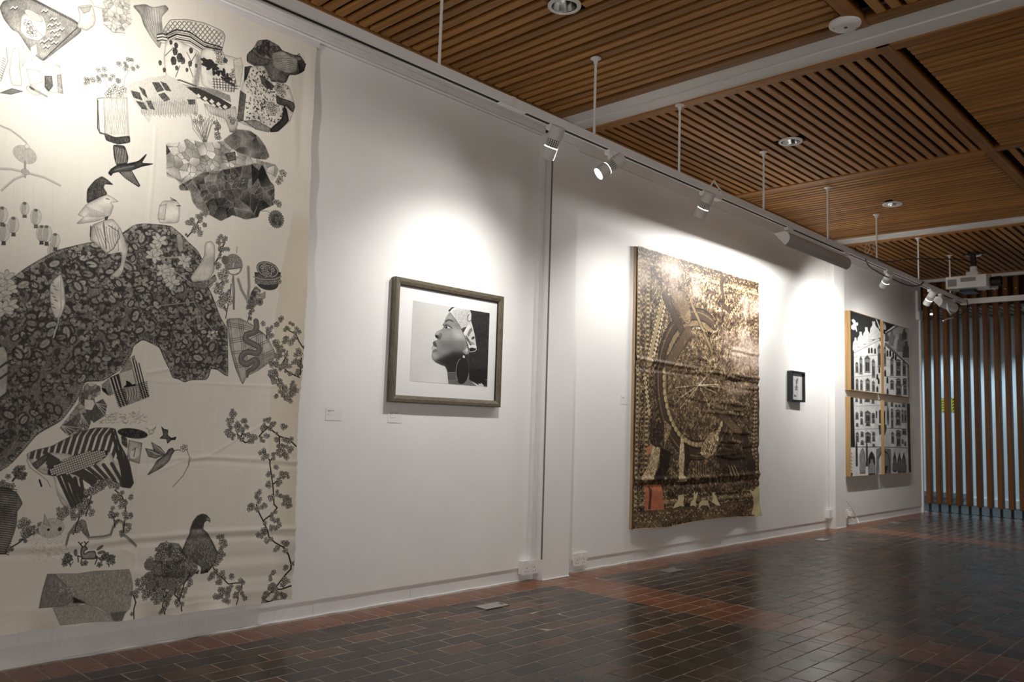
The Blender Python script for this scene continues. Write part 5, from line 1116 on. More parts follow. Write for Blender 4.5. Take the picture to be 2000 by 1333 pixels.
K.poly([(352, 750), (372, 736), (400, 756), (404, 784), (360, 784)], .45, hat=.2, edge=.25); K.line([(404, 470), (412, 560)], 8, .3); K.line([(500, 300), (500, 855)], 1.5, .66); K.line([(298, 786), (480, 790)], 1.5, .7)
for y in (380, 590, 690): K.ell((500, y), 6, 5, 0, .6)
IMG_K = to_image('figure_sketch', ink(blur(K.a, .6), (.9, .91, .90), (.02, .022, .024)))
# ---------------------------------------------------------------- hazard notice in the passage, captions
def notice():
    a = np.zeros((180, 240, 3), np.float32); a[:] = (.62, .55, .06); yy, xx = np.mgrid[0:180, 0:240]
    edge = (xx < 22) | (xx > 217) | (yy < 16) | (yy > 163); a[edge & (((xx + yy) // 20) % 2 == 0)] = (.01, .01, .01)
    for i, (x0, x1) in enumerate(((44, 196), (60, 176), (50, 190), (70, 168))):
        for x in range(x0, x1, 14): a[36 + i * 31:50 + i * 31, x:x + 10] = (.02, .02, .01)
    return a
IMG_N = to_image('notice_print', notice())
def caption(lines, seed):
    rd = random.Random(seed); a = np.full((144, 200, 3), .76, np.float32) * np.array([1, .99, .97], np.float32)
    for y, x1, wt, hgt in lines:
        x = 24
        while x < x1: wl = rd.randint(2, 5); a[y:y + hgt, x:x + wl] = wt; x += wl + (1 if rd.random() < .8 else 4)
    return a
IMG_C = [to_image('caption_print', caption(l, i)) for i, l in enumerate([
    [(28, 104, .08, 8), (42, 54, .2, 6), (68, 36, .2, 6), (80, 88, .4, 4)], [(28, 150, .12, 8), (42, 64, .2, 6), (68, 36, .25, 5), (78, 124, .4, 4), (86, 68, .4, 4)],
    [(30, 80, .15, 9), (44, 96, .3, 5), (76, 130, .45, 4)], [(26, 120, .15, 10), (60, 120, .35, 6)], [(28, 110, .2, 8), (44, 90, .3, 5), (78, 100, .4, 4)]])]
# ================================================================== THINGS
def rect(pts, X):
    q = [wp(*p, X) for p in pts]            # TL, TR, BR, BL
    return (q[0][0] + q[3][0]) / 2, (q[1][0] + q[2][0]) / 2, (q[2][1] + q[3][1]) / 2, (q[0][1] + q[1][1]) / 2
def picture(name, X, y0, y1, z0, z1, mat, parent, t=0.002):
    bm = BM(); box(bm, X - t, X, y0, y1, z0, z1); uv = bm.loops.layers.uv.new('UVMap')
    for f in bm.faces:
        for l in f.loops: l[uv].uv = ((l.vert.co.y - y0) / (y1 - y0), (l.vert.co.z - z0) / (z1 - z0))
    return obj(name, bm, mat, parent)
def grid_cloth(name, ys, zs, fx, fy, fz, uvf, mat, parent=None):
    """ys, zs: parameter grids; returns a smooth cloth mesh facing +x"""
    ny, nz = len(ys), len(zs); U, V = np.meshgrid(ys, zs)
    Y = fy(U, V); Z = fz(U, V); X = fx(Y, Z)
    co = np.stack([X, Y, Z], -1).reshape(-1, 3).astype(np.float32)
    me = bpy.data.meshes.new(name); nf = (ny - 1) * (nz - 1)
    me.vertices.add(len(co)); me.vertices.foreach_set('co', co.ravel())
    i = (np.arange(nz - 1)[:, None] * ny + np.arange(ny - 1)[None, :]).ravel()
    q = np.stack([i, i + 1, i + ny + 1, i + ny], -1).astype(np.int32)
    me.loops.add(nf * 4); me.loops.foreach_set('vertex_index', q.ravel())
    me.polygons.add(nf); me.polygons.foreach_set('loop_start', np.arange(nf, dtype=np.int32) * 4)
    try: me.polygons.foreach_set('loop_total', np.full(nf, 4, np.int32))
    except Exception: pass
    me.update(); me.validate()
    uv = me.uv_layers.new(name='UVMap'); uu = np.stack(uvf(Y, Z), -1).reshape(-1, 2)[q.ravel()].astype(np.float32)
    uv.data.foreach_set('uv', uu.ravel())
    me.polygons.foreach_set('use_smooth', np.ones(nf, bool)); me.materials.append(mat)
    return mesh_obj(name, me, parent)
def dist_line(Y, Z, pts):
    d = np.full(Y.shape, 1e9); sg = np.zeros(Y.shape)
    for (a, b), (c, e) in zip(pts, pts[1:]):
        L2 = (c - a) ** 2 + (e - b) ** 2; t = np.clip(((Y - a) * (c - a) + (Z - b) * (e - b)) / L2, 0, 1)
        dd = np.hypot(Y - a - t * (c - a), Z - b - t * (e - b)); d = np.minimum(d, dd)
    return d
# ---------------------------------------------------------------- big drawn cloth
ed = sorted([wp(*p, BX) for p in ((621, 90), (612, 200), (606, 300), (604, 430), (601, 500), (594, 600), (587, 680), (581, 760), (575, 860), (572, 950), (567, 1050), (563, 1120), (557, 1168))], key=lambda q: q[1])
EZ, EY = np.array([e[1] for e in ed]), np.array([e[0] for e in ed])
bo = sorted([wp(*p, BX) for p in ((0, 1240), (60, 1231), (120, 1228), (200, 1214), (260, 1208), (310, 1203), (350, 1201), (420, 1188), (480, 1183), (530, 1177), (556, 1168))])
OY, OZ = np.array([b_[0] for b_ in bo]), np.array([b_[1] for b_ in bo])
def ppl(*p): return [wp(*q, BX) for q in p]
CREASES = [(ppl((-200, 1100), (0, 1072), (130, 1068), (250, 1052), (400, 1040), (590, 1030)), .011, .011), (ppl((-200, 1118), (0, 1086), (130, 1083), (260, 1062), (400, 1052), (590, 1044)), -.009, .013),
           (ppl((300, 897), (420, 893), (575, 902)), .006, .008), (ppl((280, 905), (420, 901), (575, 912)), -.005, .010), (ppl((285, 744), (440, 751), (590, 758)), .0025, .005), (ppl((286, 728), (330, 722), (380, 710)), .005, .006), (ppl((0, 1195), (110, 1190), (330, 1170), (556, 1150)), .007, .016),
           (ppl((260, 1100), (400, 1092), (560, 1080)), -.005, .02), (ppl((260, 1122), (400, 1112), (560, 1100)), .006, .02), (ppl((300, 1142), (420, 1134), (558, 1122)), -.006, .016), (ppl((318, 1190), (380, 1178), (470, 1168)), .005, .008),
           (ppl((305, 250), (300, 340), (292, 420), (285, 640), (272, 860), (256, 1000)), .0035, .005), (ppl((310, 920), (345, 905), (410, 890), (450, 865), (512, 830)), .0045, .006), (ppl((455, 950), (470, 918), (515, 880)), .003, .005), (ppl((465, 1015), (500, 960), (520, 930)), .003, .005),
           (ppl((360, 700), (330, 770), (305, 830)), -.006, .035), (ppl((402, 690), (380, 760), (350, 830)), .006, .03), (ppl((440, 770), (420, 830), (400, 870)), -.004, .03), (ppl((100, 860), (60, 960), (40, 1050)), .004, .03), (ppl((270, 930), (300, 910), (340, 900)), .005, .008),
           (ppl((240, 1075), (260, 1082), (262, 1110), (248, 1130)), .006, .008), (ppl((118, 240), (110, 330), (104, 420)), .004, .03), (ppl((560, 110), (575, 200), (580, 330)), .008, .022), (ppl((598, 110), (592, 200), (585, 320)), -.008, .02)]
def bx_(Y, Z):
    h = (BZT - Z) / (BZT - BZB)
    x = BX - .006 + .020 * h ** 2 + .0035 * np.sin(Y * 9 + 1.3 * np.sin(Z * 2)) * (0.3 + h) + .004 * np.sin(Z * 7 + Y * 2) * h
    for pts, a, s_ in CREASES: x = x + (a * .42 if s_ > .0075 else a * .7) * np.exp(-(dist_line(Y, Z, pts) / s_) ** 2)
    e = np.clip(1 - (np.interp(Z, EZ, EY) - Y) / .10, 0, 1) ** 2
    x = x + e * (.006 * np.sin(Z * 5.3 + 1) + .004 * np.sin(Z * 17 + 1.5 * np.sin(Z * 3.1)) + .034 * h)
    b = np.clip(1 - (Z - np.interp(Y, OY, OZ)) / .10, 0, 1) ** 2
    return x + b * (.014 * np.sin(Y * 14 + .6) + .008 * np.sin(Y * 31))
uu = np.linspace(0, 1, 430); vv = np.linspace(0, 1, 480)
def by_(U, V):
    z_ = BZB + V * (BZT - .012 - BZB); e = np.interp(z_, EZ, EY) + .0015 * np.sin(z_ * 120) + .001 * np.sin(z_ * 310)
    return BYL + U * (e - BYL)
def bz_(U, V):
    y_ = BYL + U * (2.26 - BYL); zb = np.interp(y_, OY, OZ)
    return zb + V * (BZT - .012 - zb)
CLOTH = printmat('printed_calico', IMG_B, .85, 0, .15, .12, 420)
hang = empty('wall_hanging', (WX, 2.26, BZB), 'huge cream cloth hanging covered in black pen drawings of animals, branches and textiles', 'wall hanging')
def rel(o, e):
    """keep world placement when parenting to an empty"""
    o.parent = e; o.matrix_parent_inverse = Matrix.LocRotScale(e.location, e.rotation_euler, None).inverted(); return o
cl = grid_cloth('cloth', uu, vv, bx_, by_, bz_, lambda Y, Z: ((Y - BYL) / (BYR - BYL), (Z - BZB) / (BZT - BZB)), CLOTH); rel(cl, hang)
bm = BM(); box(bm, WX + .001, BX - .004, BYL, 2.255, 2.905, 2.938); rel(obj('batten', bm, TRIMP, bevel=.002), hang)
bm = BM(); rd = random.Random(5)
for i in range(46):                       # loose threads along the raw hems
    y = rd.uniform(.3, 2.22); zb = float(np.interp(y, OY, OZ)); xb = BX + .02 + .012 * math.sin(y * 14)
    L = rd.uniform(.03, .10); tube(bm, [(xb, y, zb + .004), (xb - .006, y + rd.uniform(-.01, .01), zb - L * .5), (xb - .012, y + rd.uniform(-.02, .02), max(zb - L, .006))], .0007, 4)
for i in range(150):
    z_ = rd.uniform(.15, 2.85); y = float(np.interp(z_, EZ, EY)); xb = float(bx_(np.array([[y - .002]]), np.array([[z_]]))[0, 0])
    tube(bm, [(xb, y - .002, z_), (xb + rd.uniform(-.004, .004), y + rd.uniform(.004, .009), z_ + rd.uniform(-.006, .006))], .0006, 4)
o = rel(obj('loose_thread', bm, plain('calico_thread', (.78, .74, .66), .8)), hang); o['kind'] = 'stuff'

# ---------------------------------------------------------------- framed portrait
def frame_bm(y0, y1, z0, z1, w, x0, x1, prof):
    """four mitred rails: prof = [(inset, x)] running from the back outside over the face to the rebate"""
    rails = []
    for k in range(4):
        bm = BM(); A, Bv = [], []
        for ins, x in prof:
            c = [(y0 + ins, z0 + ins), (y1 - ins, z0 + ins), (y1 - ins, z1 - ins), (y0 + ins, z1 - ins)]
            A.append(bm.verts.new((x, *c[k]))); Bv.append(bm.verts.new((x, *c[(k + 1) % 4])))
        n = len(prof)
        for i in range(n): bm.faces.new((A[i], Bv[i], Bv[(i + 1) % n], A[(i + 1) % n]))
        bm.faces.new(A); bm.faces.new(Bv[::-1]); bmesh.ops.recalc_face_normals(bm, faces=bm.faces[:]); rails.append(bm)
    return rails
def glassmat():
    m, t, b = nt('picture_glass'); L = t.links.new
    tr = t.nodes.new('ShaderNodeBsdfTransparent'); gl = t.nodes.new('ShaderNodeBsdfGlossy'); gl.inputs['Roughness'].default_value = .02
    fr = t.nodes.new('ShaderNodeFresnel'); ge = t.nodes.new('ShaderNodeNewGeometry'); io = t.nodes.new('ShaderNodeMapRange'); io.inputs[3].default_value = 1.45; io.inputs[4].default_value = 1 / 1.45
    L(ge.outputs['Backfacing'], io.inputs[0]); L(io.outputs[0], fr.inputs[0]); mx = t.nodes.new('ShaderNodeMixShader')
    L(fr.outputs[0], mx.inputs[0]); L(tr.outputs[0], mx.inputs[1]); L(gl.outputs[0], mx.inputs[2]); L(mx.outputs[0], t.nodes['Material Output'].inputs['Surface'])
    return m
GLASS = glassmat()
def brushed(name, dark, light, axis):
    m, t, b = nt(name); L = t.links.new
    tc = t.nodes.new('ShaderNodeTexCoord'); mp = t.nodes.new('ShaderNodeMapping'); sc = [420, 420, 420]; sc[axis] = 26; mp.inputs['Scale'].default_value = sc
    n = t.nodes.new('ShaderNodeTexNoise'); n.inputs['Detail'].default_value = 3; n.inputs['Scale'].default_value = 1; L(tc.outputs['Object'], mp.inputs[0]); L(mp.outputs[0], n.inputs['Vector'])
    cr = t.nodes.new('ShaderNodeValToRGB'); cr.color_ramp.elements[0].position = .35; cr.color_ramp.elements[1].position = .65
    cr.color_ramp.elements[0].color = (*dark, 1); cr.color_ramp.elements[1].color = (*light, 1); L(n.outputs[0], cr.inputs[0]); L(cr.outputs[0], b.inputs['Base Color'])
    b.inputs['Roughness'].default_value = .42; b.inputs['Metallic'].default_value = .25
    bp = t.nodes.new('ShaderNodeBump'); bp.inputs['Strength'].default_value = .3; bp.inputs['Distance'].default_value = .001; L(n.outputs[0], bp.inputs['Height']); L(bp.outputs[0], b.inputs['Normal'])
    return m
BRZ = [brushed('bronze_frame_z', (.085, .070, .048), (.185, .155, .11), 1), brushed('bronze_frame_y', (.085, .070, .048), (.185, .155, .11), 2)]
FX = -3.578
y0, y1, z0, z1 = rect([(776, 541), (988, 579.5), (976, 796), (761.5, 785.5)], FX)
fp = empty('framed_portrait', (WX, (y0 + y1) / 2, z0), 'bronze framed pencil portrait of a woman in profile wearing a headscarf and large earring', 'picture')
fw = .040
for k, b_ in enumerate(frame_bm(y0, y1, z0, z1, fw, WX, FX, [(0, WX + .004), (0, FX - .004), (.004, FX), (.020, FX - .001), (fw - .004, FX - .007), (fw, FX - .012), (fw, FX - .022), (fw - .006, WX + .004)])):
    rel(obj('frame_rail', b_, BRZ[0 if k % 2 == 0 else 1]), fp)
rel(picture('mat_board', FX - .0205, y0 + fw - .004, y1 - fw + .004, z0 + fw - .004, z1 - fw + .004, plain('white_mat_board', (.82, .815, .80), .8), None, .004), fp)
Y, Zz = zip(*[wp(*p, FX - .02) for p in PCOR])
py0, py1, pz0, pz1 = (Y[0] + Y[3]) / 2, (Y[1] + Y[2]) / 2, (Zz[2] + Zz[3]) / 2, (Zz[0] + Zz[1]) / 2
rel(picture('print', FX - .0195, py0, py1, pz0, pz1, printmat('portrait_print', IMG_P, .6, 0, .2), None, .0012), fp)
bm = BM(); box(bm, FX - .016, FX - .0145, y0 + fw - .003, y1 - fw + .003, z0 + fw - .003, z1 - fw + .003); rel(obj('glazing', bm, GLASS), fp)
bm = BM(); box(bm, FX - .0185, FX - .0128, y0 + fw - .001, y1 - fw + .001, z1 - fw - .0045, z1 - fw + .001); box(bm, FX - .0185, FX - .0128, y1 - fw - .0055, y1 - fw + .001, z0 + fw, z1 - fw)
rel(obj('slip', bm, BLKPL), fp)
bm = BM(); box(bm, WX + .001, FX - .0245, y0 + .012, y1 - .012, z0 + .012, z1 - .012); rel(obj('backing_board', bm, plain('grey_backing', (.3, .29, .27), .8)), fp)

# ---------------------------------------------------------------- golden hanging
GX = -3.582
y0, y1, z0, z1 = rect(TCOR, GX)
TYa, TYb, TZa, TZb = y0, y1, z0, z1
th_ = empty('printed_tapestry', (WX, (y0 + y1) / 2, z0), 'tall golden brown printed hanging crowded with engraved figures, creased, on a wooden stretcher', 'wall hanging')
rt = np.random.RandomState(2)
TCR = [([(y0, z0 + (z1 - z0) * .595), (y0 + (y1 - y0) * .5, z0 + (z1 - z0) * .586), (y1, z0 + (z1 - z0) * .578)], .012, .014), ([(y0, z0 + (z1 - z0) * .17), (y0 + (y1 - y0) * .5, z0 + (z1 - z0) * .166), (y1, z0 + (z1 - z0) * .17)], .014, .016),
       ([(y0, z0 + (z1 - z0) * .565), (y1, z0 + (z1 - z0) * .55)], -.008, .014), ([(y0, z0 + (z1 - z0) * .14), (y1, z0 + (z1 - z0) * .145)], -.008, .016)]
for k in range(26):
    zz = z0 + (z1 - z0) * (.24 + .52 * rt.rand()); a = y0 + (y1 - y0) * (.35 + .5 * rt.rand()); L = .25 + .5 * rt.rand()
    TCR.append(([(a, zz), (min(a + L * .5, y1), zz + .015 * rt.randn()), (min(a + L, y1), zz - .02 * rt.rand())], .007 * (1 if k % 3 else -1), .010 + .008 * rt.rand()))
def gx_(Y, Z):
    h = (z1 - Z) / (z1 - z0); u = (Y - y0) / (y1 - y0)
    x = GX + .003 * np.sin(Y * 7 + Z * 2) * h + .006 * h * h * u + .005 * np.exp(-((u - .75) / .25) ** 2) * np.sin(Z * 38 + 2 * np.sin(Y * 5))
    for pts, a, s_ in TCR: x = x + a * np.exp(-(dist_line(Y, Z, pts) / s_) ** 2)
    b = np.clip(1 - (Z - z0) / .16, 0, 1) ** 2
    return np.maximum(x + b * (.022 * np.sin(u * 12.5 + .4) + .014) * np.clip(u * 8, 0, 1), GX - .018)
def gz_(U, V):
    zb = z0 + .012 * np.sin(U * 9 + 2.6) * np.clip(U * 5, 0, 1)
    return zb + V * (z1 - zb + .004 * np.sin(U * 60) * .3)
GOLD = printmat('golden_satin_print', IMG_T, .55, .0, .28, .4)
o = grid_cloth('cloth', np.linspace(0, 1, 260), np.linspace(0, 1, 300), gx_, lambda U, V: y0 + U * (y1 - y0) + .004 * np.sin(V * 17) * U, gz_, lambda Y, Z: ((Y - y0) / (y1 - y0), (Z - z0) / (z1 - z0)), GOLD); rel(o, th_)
PALEW = wood('pale_timber', (.34, .22, .13), (.55, .40, .26), 2)
for nm, (a, b, c, d) in (('stretcher_bar', (y0 - .002, y0 + .03, z0 + .004, z1)), ('stretcher_bar', (y1 - .04, y1 - .01, z0 + .12, z1 - .002)), ('stretcher_bar', (y0 + .03, y1 - .04, z1 - .035, z1 - .003))):
    bm = BM(); box(bm, WX + .001, GX - .019, a, b, c, d); rel(obj(nm, bm, PALEW, bevel=.002), th_)
bm = BM()
pts = [(float(gx_(np.array([[y0 + (y1 - y0) * t]]), np.array([[z0]]))[0, 0]) + .001, y0 + (y1 - y0) * t, z0 + .012 * math.sin(t * 9 + 2.6) * min(t * 5, 1)) for t in np.linspace(0, 1, 60)]
tube(bm, pts, .0028, 6); rel(obj('hem', bm, plain('gold_hem', (.45, .36, .2), .5), smooth=True), th_)

# ---------------------------------------------------------------- small black box frame with a sketch
KX = -3.565
y0, y1, z0, z1 = rect([(1548, 724.5), (1573, 727.5), (1573, 786), (1547, 784.5)], KX)
e = empty('framed_sketch', (WX, (y0 + y1) / 2, z0), 'small black box frame with a pale pencil sketch of a figure', 'picture')
DARK = plain('black_stained_frame', (.010, .013, .018), .4)
fw = .018
for k, b_ in enumerate(frame_bm(y0, y1, z0, z1, fw, WX, KX, [(0, WX + .002), (0, KX - .001), (.001, KX), (fw, KX), (fw, KX - .03), (fw - .004, WX + .002)])): rel(obj('frame_rail', b_, DARK), e)
rel(picture('drawing', KX - .026, y0 + fw - .002, y1 - fw + .002, z0 + fw - .002, z1 - fw + .002, printmat('sketch_print', IMG_K, .7, 0, .2), None, .003), e)
bm = BM(); box(bm, KX - .006, KX - .0045, y0 + fw - .001, y1 - fw + .001, z0 + fw - .001, z1 - fw + .001); rel(obj('glazing', bm, GLASS), e)

# ---------------------------------------------------------------- four panels
QX = -3.556
QC = [(590, [(217, 122), (632, 255), (632, 1258), (217, 1200)]), (590, [(670, 268), (1022, 383), (1030, 1300), (670, 1265)]), (760, [(217, 115), (637, 158), (637, 1172), (217, 1200)]), (760, [(677, 170), (1043, 205), (1043, 1140), (677, 1170)])]
QL = ['upper left ink panel with a white butterfly and statues on a dark sky', 'upper right ink panel with a diagonal beam above the falling roof line', 'lower left ink panel with rows of windows over two tall arches', 'lower right ink panel, shaded at its edge, with three niches at the foot']
OAK = wood('oak_frame', (.30, .18, .075), (.45, .29, .13), 2)
PINK = []
for i, (off, c) in enumerate(QC):
    y0, y1, z0, z1 = rect([(1630 + .1425 * a, off + .1425 * b) for a, b in c], QX)
    e = empty('ink_panel', (WX, (y0 + y1) / 2, z0), QL[i], 'picture', 'four ink drawings of a facade')
    for k, b_ in enumerate(frame_bm(y0 - .006, y1 + .006, z0 - .006, z1 + .006, .006, WX, QX, [(0, WX + .002), (0, QX + .004), (.006, QX + .004), (.006, QX - .004), (.012, QX - .02), (.012, WX + .002)])): rel(obj('frame_rail', b_, OAK), e)
    rel(picture('drawing', QX, y0, y1, z0, z1, printmat('facade_print', IMG_Q[i], .55, 0, .3), None, .004), e)

# ---------------------------------------------------------------- captions
CAPB = plain('caption_card_edge', (.70, .69, .67), .6)
for i, (c, lab) in enumerate([([(637, 796.5), (669, 798), (667, 822.5), (636, 821)], 'grey caption card beside the drawn cloth, left of the framed portrait'), ([(758.5, 802.5), (786.5, 803.5), (784.5, 826.5), (757.5, 826)], 'grey caption card just under the framed portrait'), ([(1213.5, 772), (1228.5, 773.5), (1228, 791), (1213, 790)], 'pale caption card left of the golden hanging'), ([(1542, 797), (1549.5, 797.5), (1549, 808), (1541.5, 808)], 'tiny caption card under the small black framed sketch'), ([(1644, 803), (1649.5, 803), (1649.5, 814.5), (1644, 814.5)], 'tiny caption card left of the four ink panels')]):
    y0, y1, z0, z1 = rect(c, WX + .003)
    m = printmat('caption_card', IMG_C[i], .6, 0, .2)
    tag(picture('caption_card', WX + .002, y0, y1, z0, z1, m, None, .0019), lab, 'caption card')
# ---------------------------------------------------------------- sockets
HOLE = plain('socket_hole', (.01, .01, .01), .6)
def socket(y0, z0, depth, lab, w_=.146, h_=.086, gang=2):
    e = empty('wall_socket', (WX, y0 + w_ / 2, z0), lab, 'socket'); x = WX + depth
    bm = BM(); box(bm, WX + .0005, x - .009, y0 + .001, y0 + w_ - .001, z0 + .001, z0 + h_ - .001); rel(obj('back_box', bm, PLAST, bevel=.003, seg=2), e)
    bm = BM(); box(bm, x - .009, x, y0, y0 + w_, z0, z0 + h_); rel(obj('face_plate', bm, PLAST, bevel=.003, seg=2), e)
    for g_ in range(gang):
        cy = y0 + w_ * ((.25, .75)[g_] if gang == 2 else .5)
        bm = BM()
        for dy, dz, a, b in ((0, .004, .0022, .0045), (-.011, -.018, .0036, .002), (.011, -.018, .0036, .002)):
            box(bm, x - .001, x + .0004, cy + dy - a, cy + dy + a, z0 + .036 + dz - b, z0 + .036 + dz + b)
        rel(obj('pin_hole', bm, HOLE), e)
        sy = y0 + w_ * ((.40, .60)[g_] if gang == 2 else .5)
        bm = BM(); box(bm, x, x + (.005 if g_ else .003), sy - .007, sy + .007, z0 + .054, z0 + .074); rel(obj('rocker_switch', bm, PLAST, bevel=.0015), e)
    return e
socket(3.927, .046, .042, 'white double socket in a deep surface box, left side of the near pier')
socket(4.473, .040, .014, 'slim white double socket right of the near pier')
PV = PIERS[1]
socket(PV[0] - .088, .112, .045, 'white surface box at the left foot of the far pier', .086, .086, 1)
e = socket(PV[1] + .13, .085, .035, 'white socket with looped cable, right of the far pier', .086, .086, 1)
bm = BM(); tube(bm, curve_pts([(WX + .04, PV[1] + .17, .12), (WX + .09, PV[1] + .20, .05), (WX + .09, PV[1] + .30, .03), (WX + .06, PV[1] + .32, .09), (WX + .05, PV[1] + .2, .2), (WX + .04, PV[1] + .1, .27)], 10), .006, 8); rel(obj('cable', bm, PLAST, smooth=True), e)
bm = BM(); box(bm, WX + .036, WX + .075, PV[1] + .15, PV[1] + .2, .105, .15); rel(obj('plug', bm, PLAST, bevel=.006, seg=2), e)
for y, za, zb, lab in ((4.045, .133, 2.944, 'white cable conduit running up beside the near pier'), (PV[0] - .035, .20, 2.944, 'white cable conduit running up beside the far pier')):
    bm = BM(); box(bm, WX + .0005, WX + .017, y - .014, y + .014, za, zb); tag(obj('cable_conduit', bm, TRIMP, bevel=.003), lab, 'conduit')
# ---------------------------------------------------------------- lighting track on its rods
tk = empty('lighting_track', (TX, 3.0, TZ), 'long white lighting track hung on thin rods along the left wall', 'lighting track')
def track_seg(y0, y1):
    bm = BM(); hw = .021
    box(bm, TX - hw, TX + hw, y0, y1, TZ + .014, TZ + .047)
    box(bm, TX + .013, TX + hw + .0015, y0, y1, TZ, TZ + .014); box(bm, TX - hw, TX - .012, y0, y1, TZ, TZ + .014)
    rel(obj('rail', bm, TRACKP, bevel=.001), tk)
    bm = BM(); box(bm, TX - .0118, TX + .0128, y0 + .002, y1 - .002, TZ + .004, TZ + .0145); rel(obj('slot', bm, BLACK), tk)
    for ya, yb in ((y0 - .012, y0), (y1, y1 + .012)):
        bm = BM(); box(bm, TX - .023, TX + .0235, ya, yb, TZ - .002, TZ + .049); rel(obj('end_cap', bm, PLAST, bevel=.002), tk)
track_seg(-1.2, 2.838); track_seg(2.864, 4.86); track_seg(4.93, 10.60)
bm = BM(); box(bm, TX - .012, TX + .022, 2.76, 2.95, TZ - .004, TZ - .0003); rel(obj('joint_cover', bm, TRACKP, bevel=.002), tk)
bm = BM(); box(bm, TX - .02, TX + .022, 4.78, 4.915, TZ - .022, TZ + .012); rel(obj('feed_box', bm, PLAST, bevel=.004, seg=2), tk)
for y in (.15, 1.25, 2.37, 3.525, 4.405, 5.56, 6.72, 7.84, 9.03, 10.12):
    bm = BM(); lathe(bm, [(.0075, 0), (.0075, CZ - TZ - .047)], (TX + .002, y, TZ + .047), n=12); r_ = rel(obj('rod', bm, TRACKP, smooth=True), tk)
    bm = BM(); lathe(bm, [(.0001, 0), (.012, 0), (.013, .018), (.030, .026), (.030, .030), (.0001, .030)], (TX + .002, y, CZ - .034), n=20)
    c = obj('ceiling_cup', bm, TRACKP, smooth=True); c.parent = r_; c.matrix_parent_inverse = (r_.matrix_parent_inverse).inverted() if False else Matrix.Identity(4)
    r_.matrix_parent_inverse = Matrix.LocRotScale(tk.location, tk.rotation_euler, None).inverted()
# cross bar at the far end
ct = empty('cross_track', (-2.7, 10.63, TZ), 'white cross bar running right from the far end of the track', 'lighting track')
bm = BM(); box(bm, TX + .05, 1.2, 10.625, 10.675, TZ + .0, TZ + .058); rel(obj('rail', bm, TRACKP, bevel=.002), ct)
bm = BM(); box(bm, TX - .03, TX + .05, 10.614, 10.69, TZ - .006, TZ + .062); rel(obj('corner_joint', bm, TRACKP, bevel=.006), ct)
for x in (-1.6, .2):
    bm = BM(); lathe(bm, [(.0075, 0), (.0075, CZ - TZ - .058)], (x, 10.65, TZ + .058), n=10); rel(obj('rod', bm, TRACKP, smooth=True), ct)

# ---------------------------------------------------------------- spotlights
GLOW = emit('lamp_glow', (1, .98, .94), 14); LEAK = emit('lamp_leak', (1, .97, .9), 3.0)
def spotlight(L, lab):
    y = L['y']; e = empty('track_spotlight', (TX, y, TZ), lab, 'spotlight', 'spotlights on the track')
    lit = L['p'] > 0
    bm = BM(); box(bm, TX - .018, TX + .019, y - .05, y + .05, TZ - .026, TZ - .0005); rel(obj('adapter', bm, TRACKP, bevel=.003), e)
    bm = BM(); lathe(bm, [(.0001, 0), (.011, 0), (.011, .022), (.0001, .022)], (TX + .006, y + .045, TZ - .034), (0, 1, 0), 10); box(bm, TX + .0, TX + .012, y + .03, y + .06, TZ - .030, TZ - .024); rel(obj('clamp_knob', bm, PLAST), e)
    hz = TZ - .085
    piv = Vector((TX, y - .01, hz)); d = (Vector(L['aim']) - piv).normalized()
    bm = BM(); tube(bm, [(TX, y - .03, TZ - .02), (TX + .001, y - .03, TZ - .05), (TX, y - .02, hz + .01)], .0075, 8); rel(obj('stem', bm, TRACKP, smooth=True), e)
    R_ = .039; o = piv - d * .085
    bm = BM(); lathe(bm, [(.0001, 0), (R_ - .004, 0), (R_, .004), (R_, .070), (R_ - .003, .072)], o, d, 28); rel(obj('body', bm, LAMPP, smooth=True), e)
    bm = BM(); lathe(bm, [(R_ - .003, .070), (R_ - .003, .118)], o, d, 28); v = rel(obj('vent_core', bm, BLACK, smooth=True), e)
    bm = BM(); u, w_, _d = frame_of(d)
    for k in range(20):
        a = 2 * math.pi * k / 20; r0 = (u * math.cos(a) + w_ * math.sin(a))
        t_ = (u * -math.sin(a) + w_ * math.cos(a)) * .0022
        q = [o + d * h + r0 * rr + t_ * s_ for h in (.070, .115) for rr in (R_ - .004, R_) for s_ in (-1, 1)]
        vs = [bm.verts.new(p) for p in q]
        for f in ((0, 1, 3, 2), (4, 6, 7, 5), (2, 3, 7, 6), (0, 2, 6, 4), (1, 5, 7, 3)): bm.faces.new([vs[i] for i in f])
    for h in (.078, .088, .098): lathe(bm, [(R_ - .003, h), (R_ - .0002, h), (R_ - .0002, h + .0028), (R_ - .003, h + .0028)], o, d, 28)
    rel(obj('vent_grille', bm, LAMPP), e)
    bm = BM(); lathe(bm, [(R_ - .0035, .112), (R_ - .0012, .112), (R_ - .0012, .117), (R_ - .0035, .117)], o, d, 28); rel(obj('light_slot', bm, LEAK if lit else LAMPP, smooth=True), e)
    bm = BM(); lathe(bm, [(R_ - .003, .117), (R_, .1175), (R_, .176), (R_ - .003, .178), (R_ - .004, .172), (R_ - .005, .150)], o, d, 28); rel(obj('front_ring', bm, LAMPP, smooth=True), e)
    bm = BM(); lathe(bm, [(.0003, .168), (R_ - .0045, .168)], o, d, 28); rel(obj('lens', bm, GLOW if lit else STEEL), e)
    if lit:
        spot_light('track_spotlight_beam', tuple(o + d * .182), L['aim'], L['p'], L['a'])
for L, lab in zip(LAMPS, ['lit track spotlight nearest the camera, above the drawn cloth', 'track spotlight tilted down towards the framed portrait, first in view', 'track spotlight turned left with its bright lens showing', 'track spotlight seen from behind, above left of the golden hanging', 'track spotlight beyond the long grey wall washer, lit from inside its vents', 'pale track spotlight by the far end of the track, above the ink panels']): spotlight(L, lab)
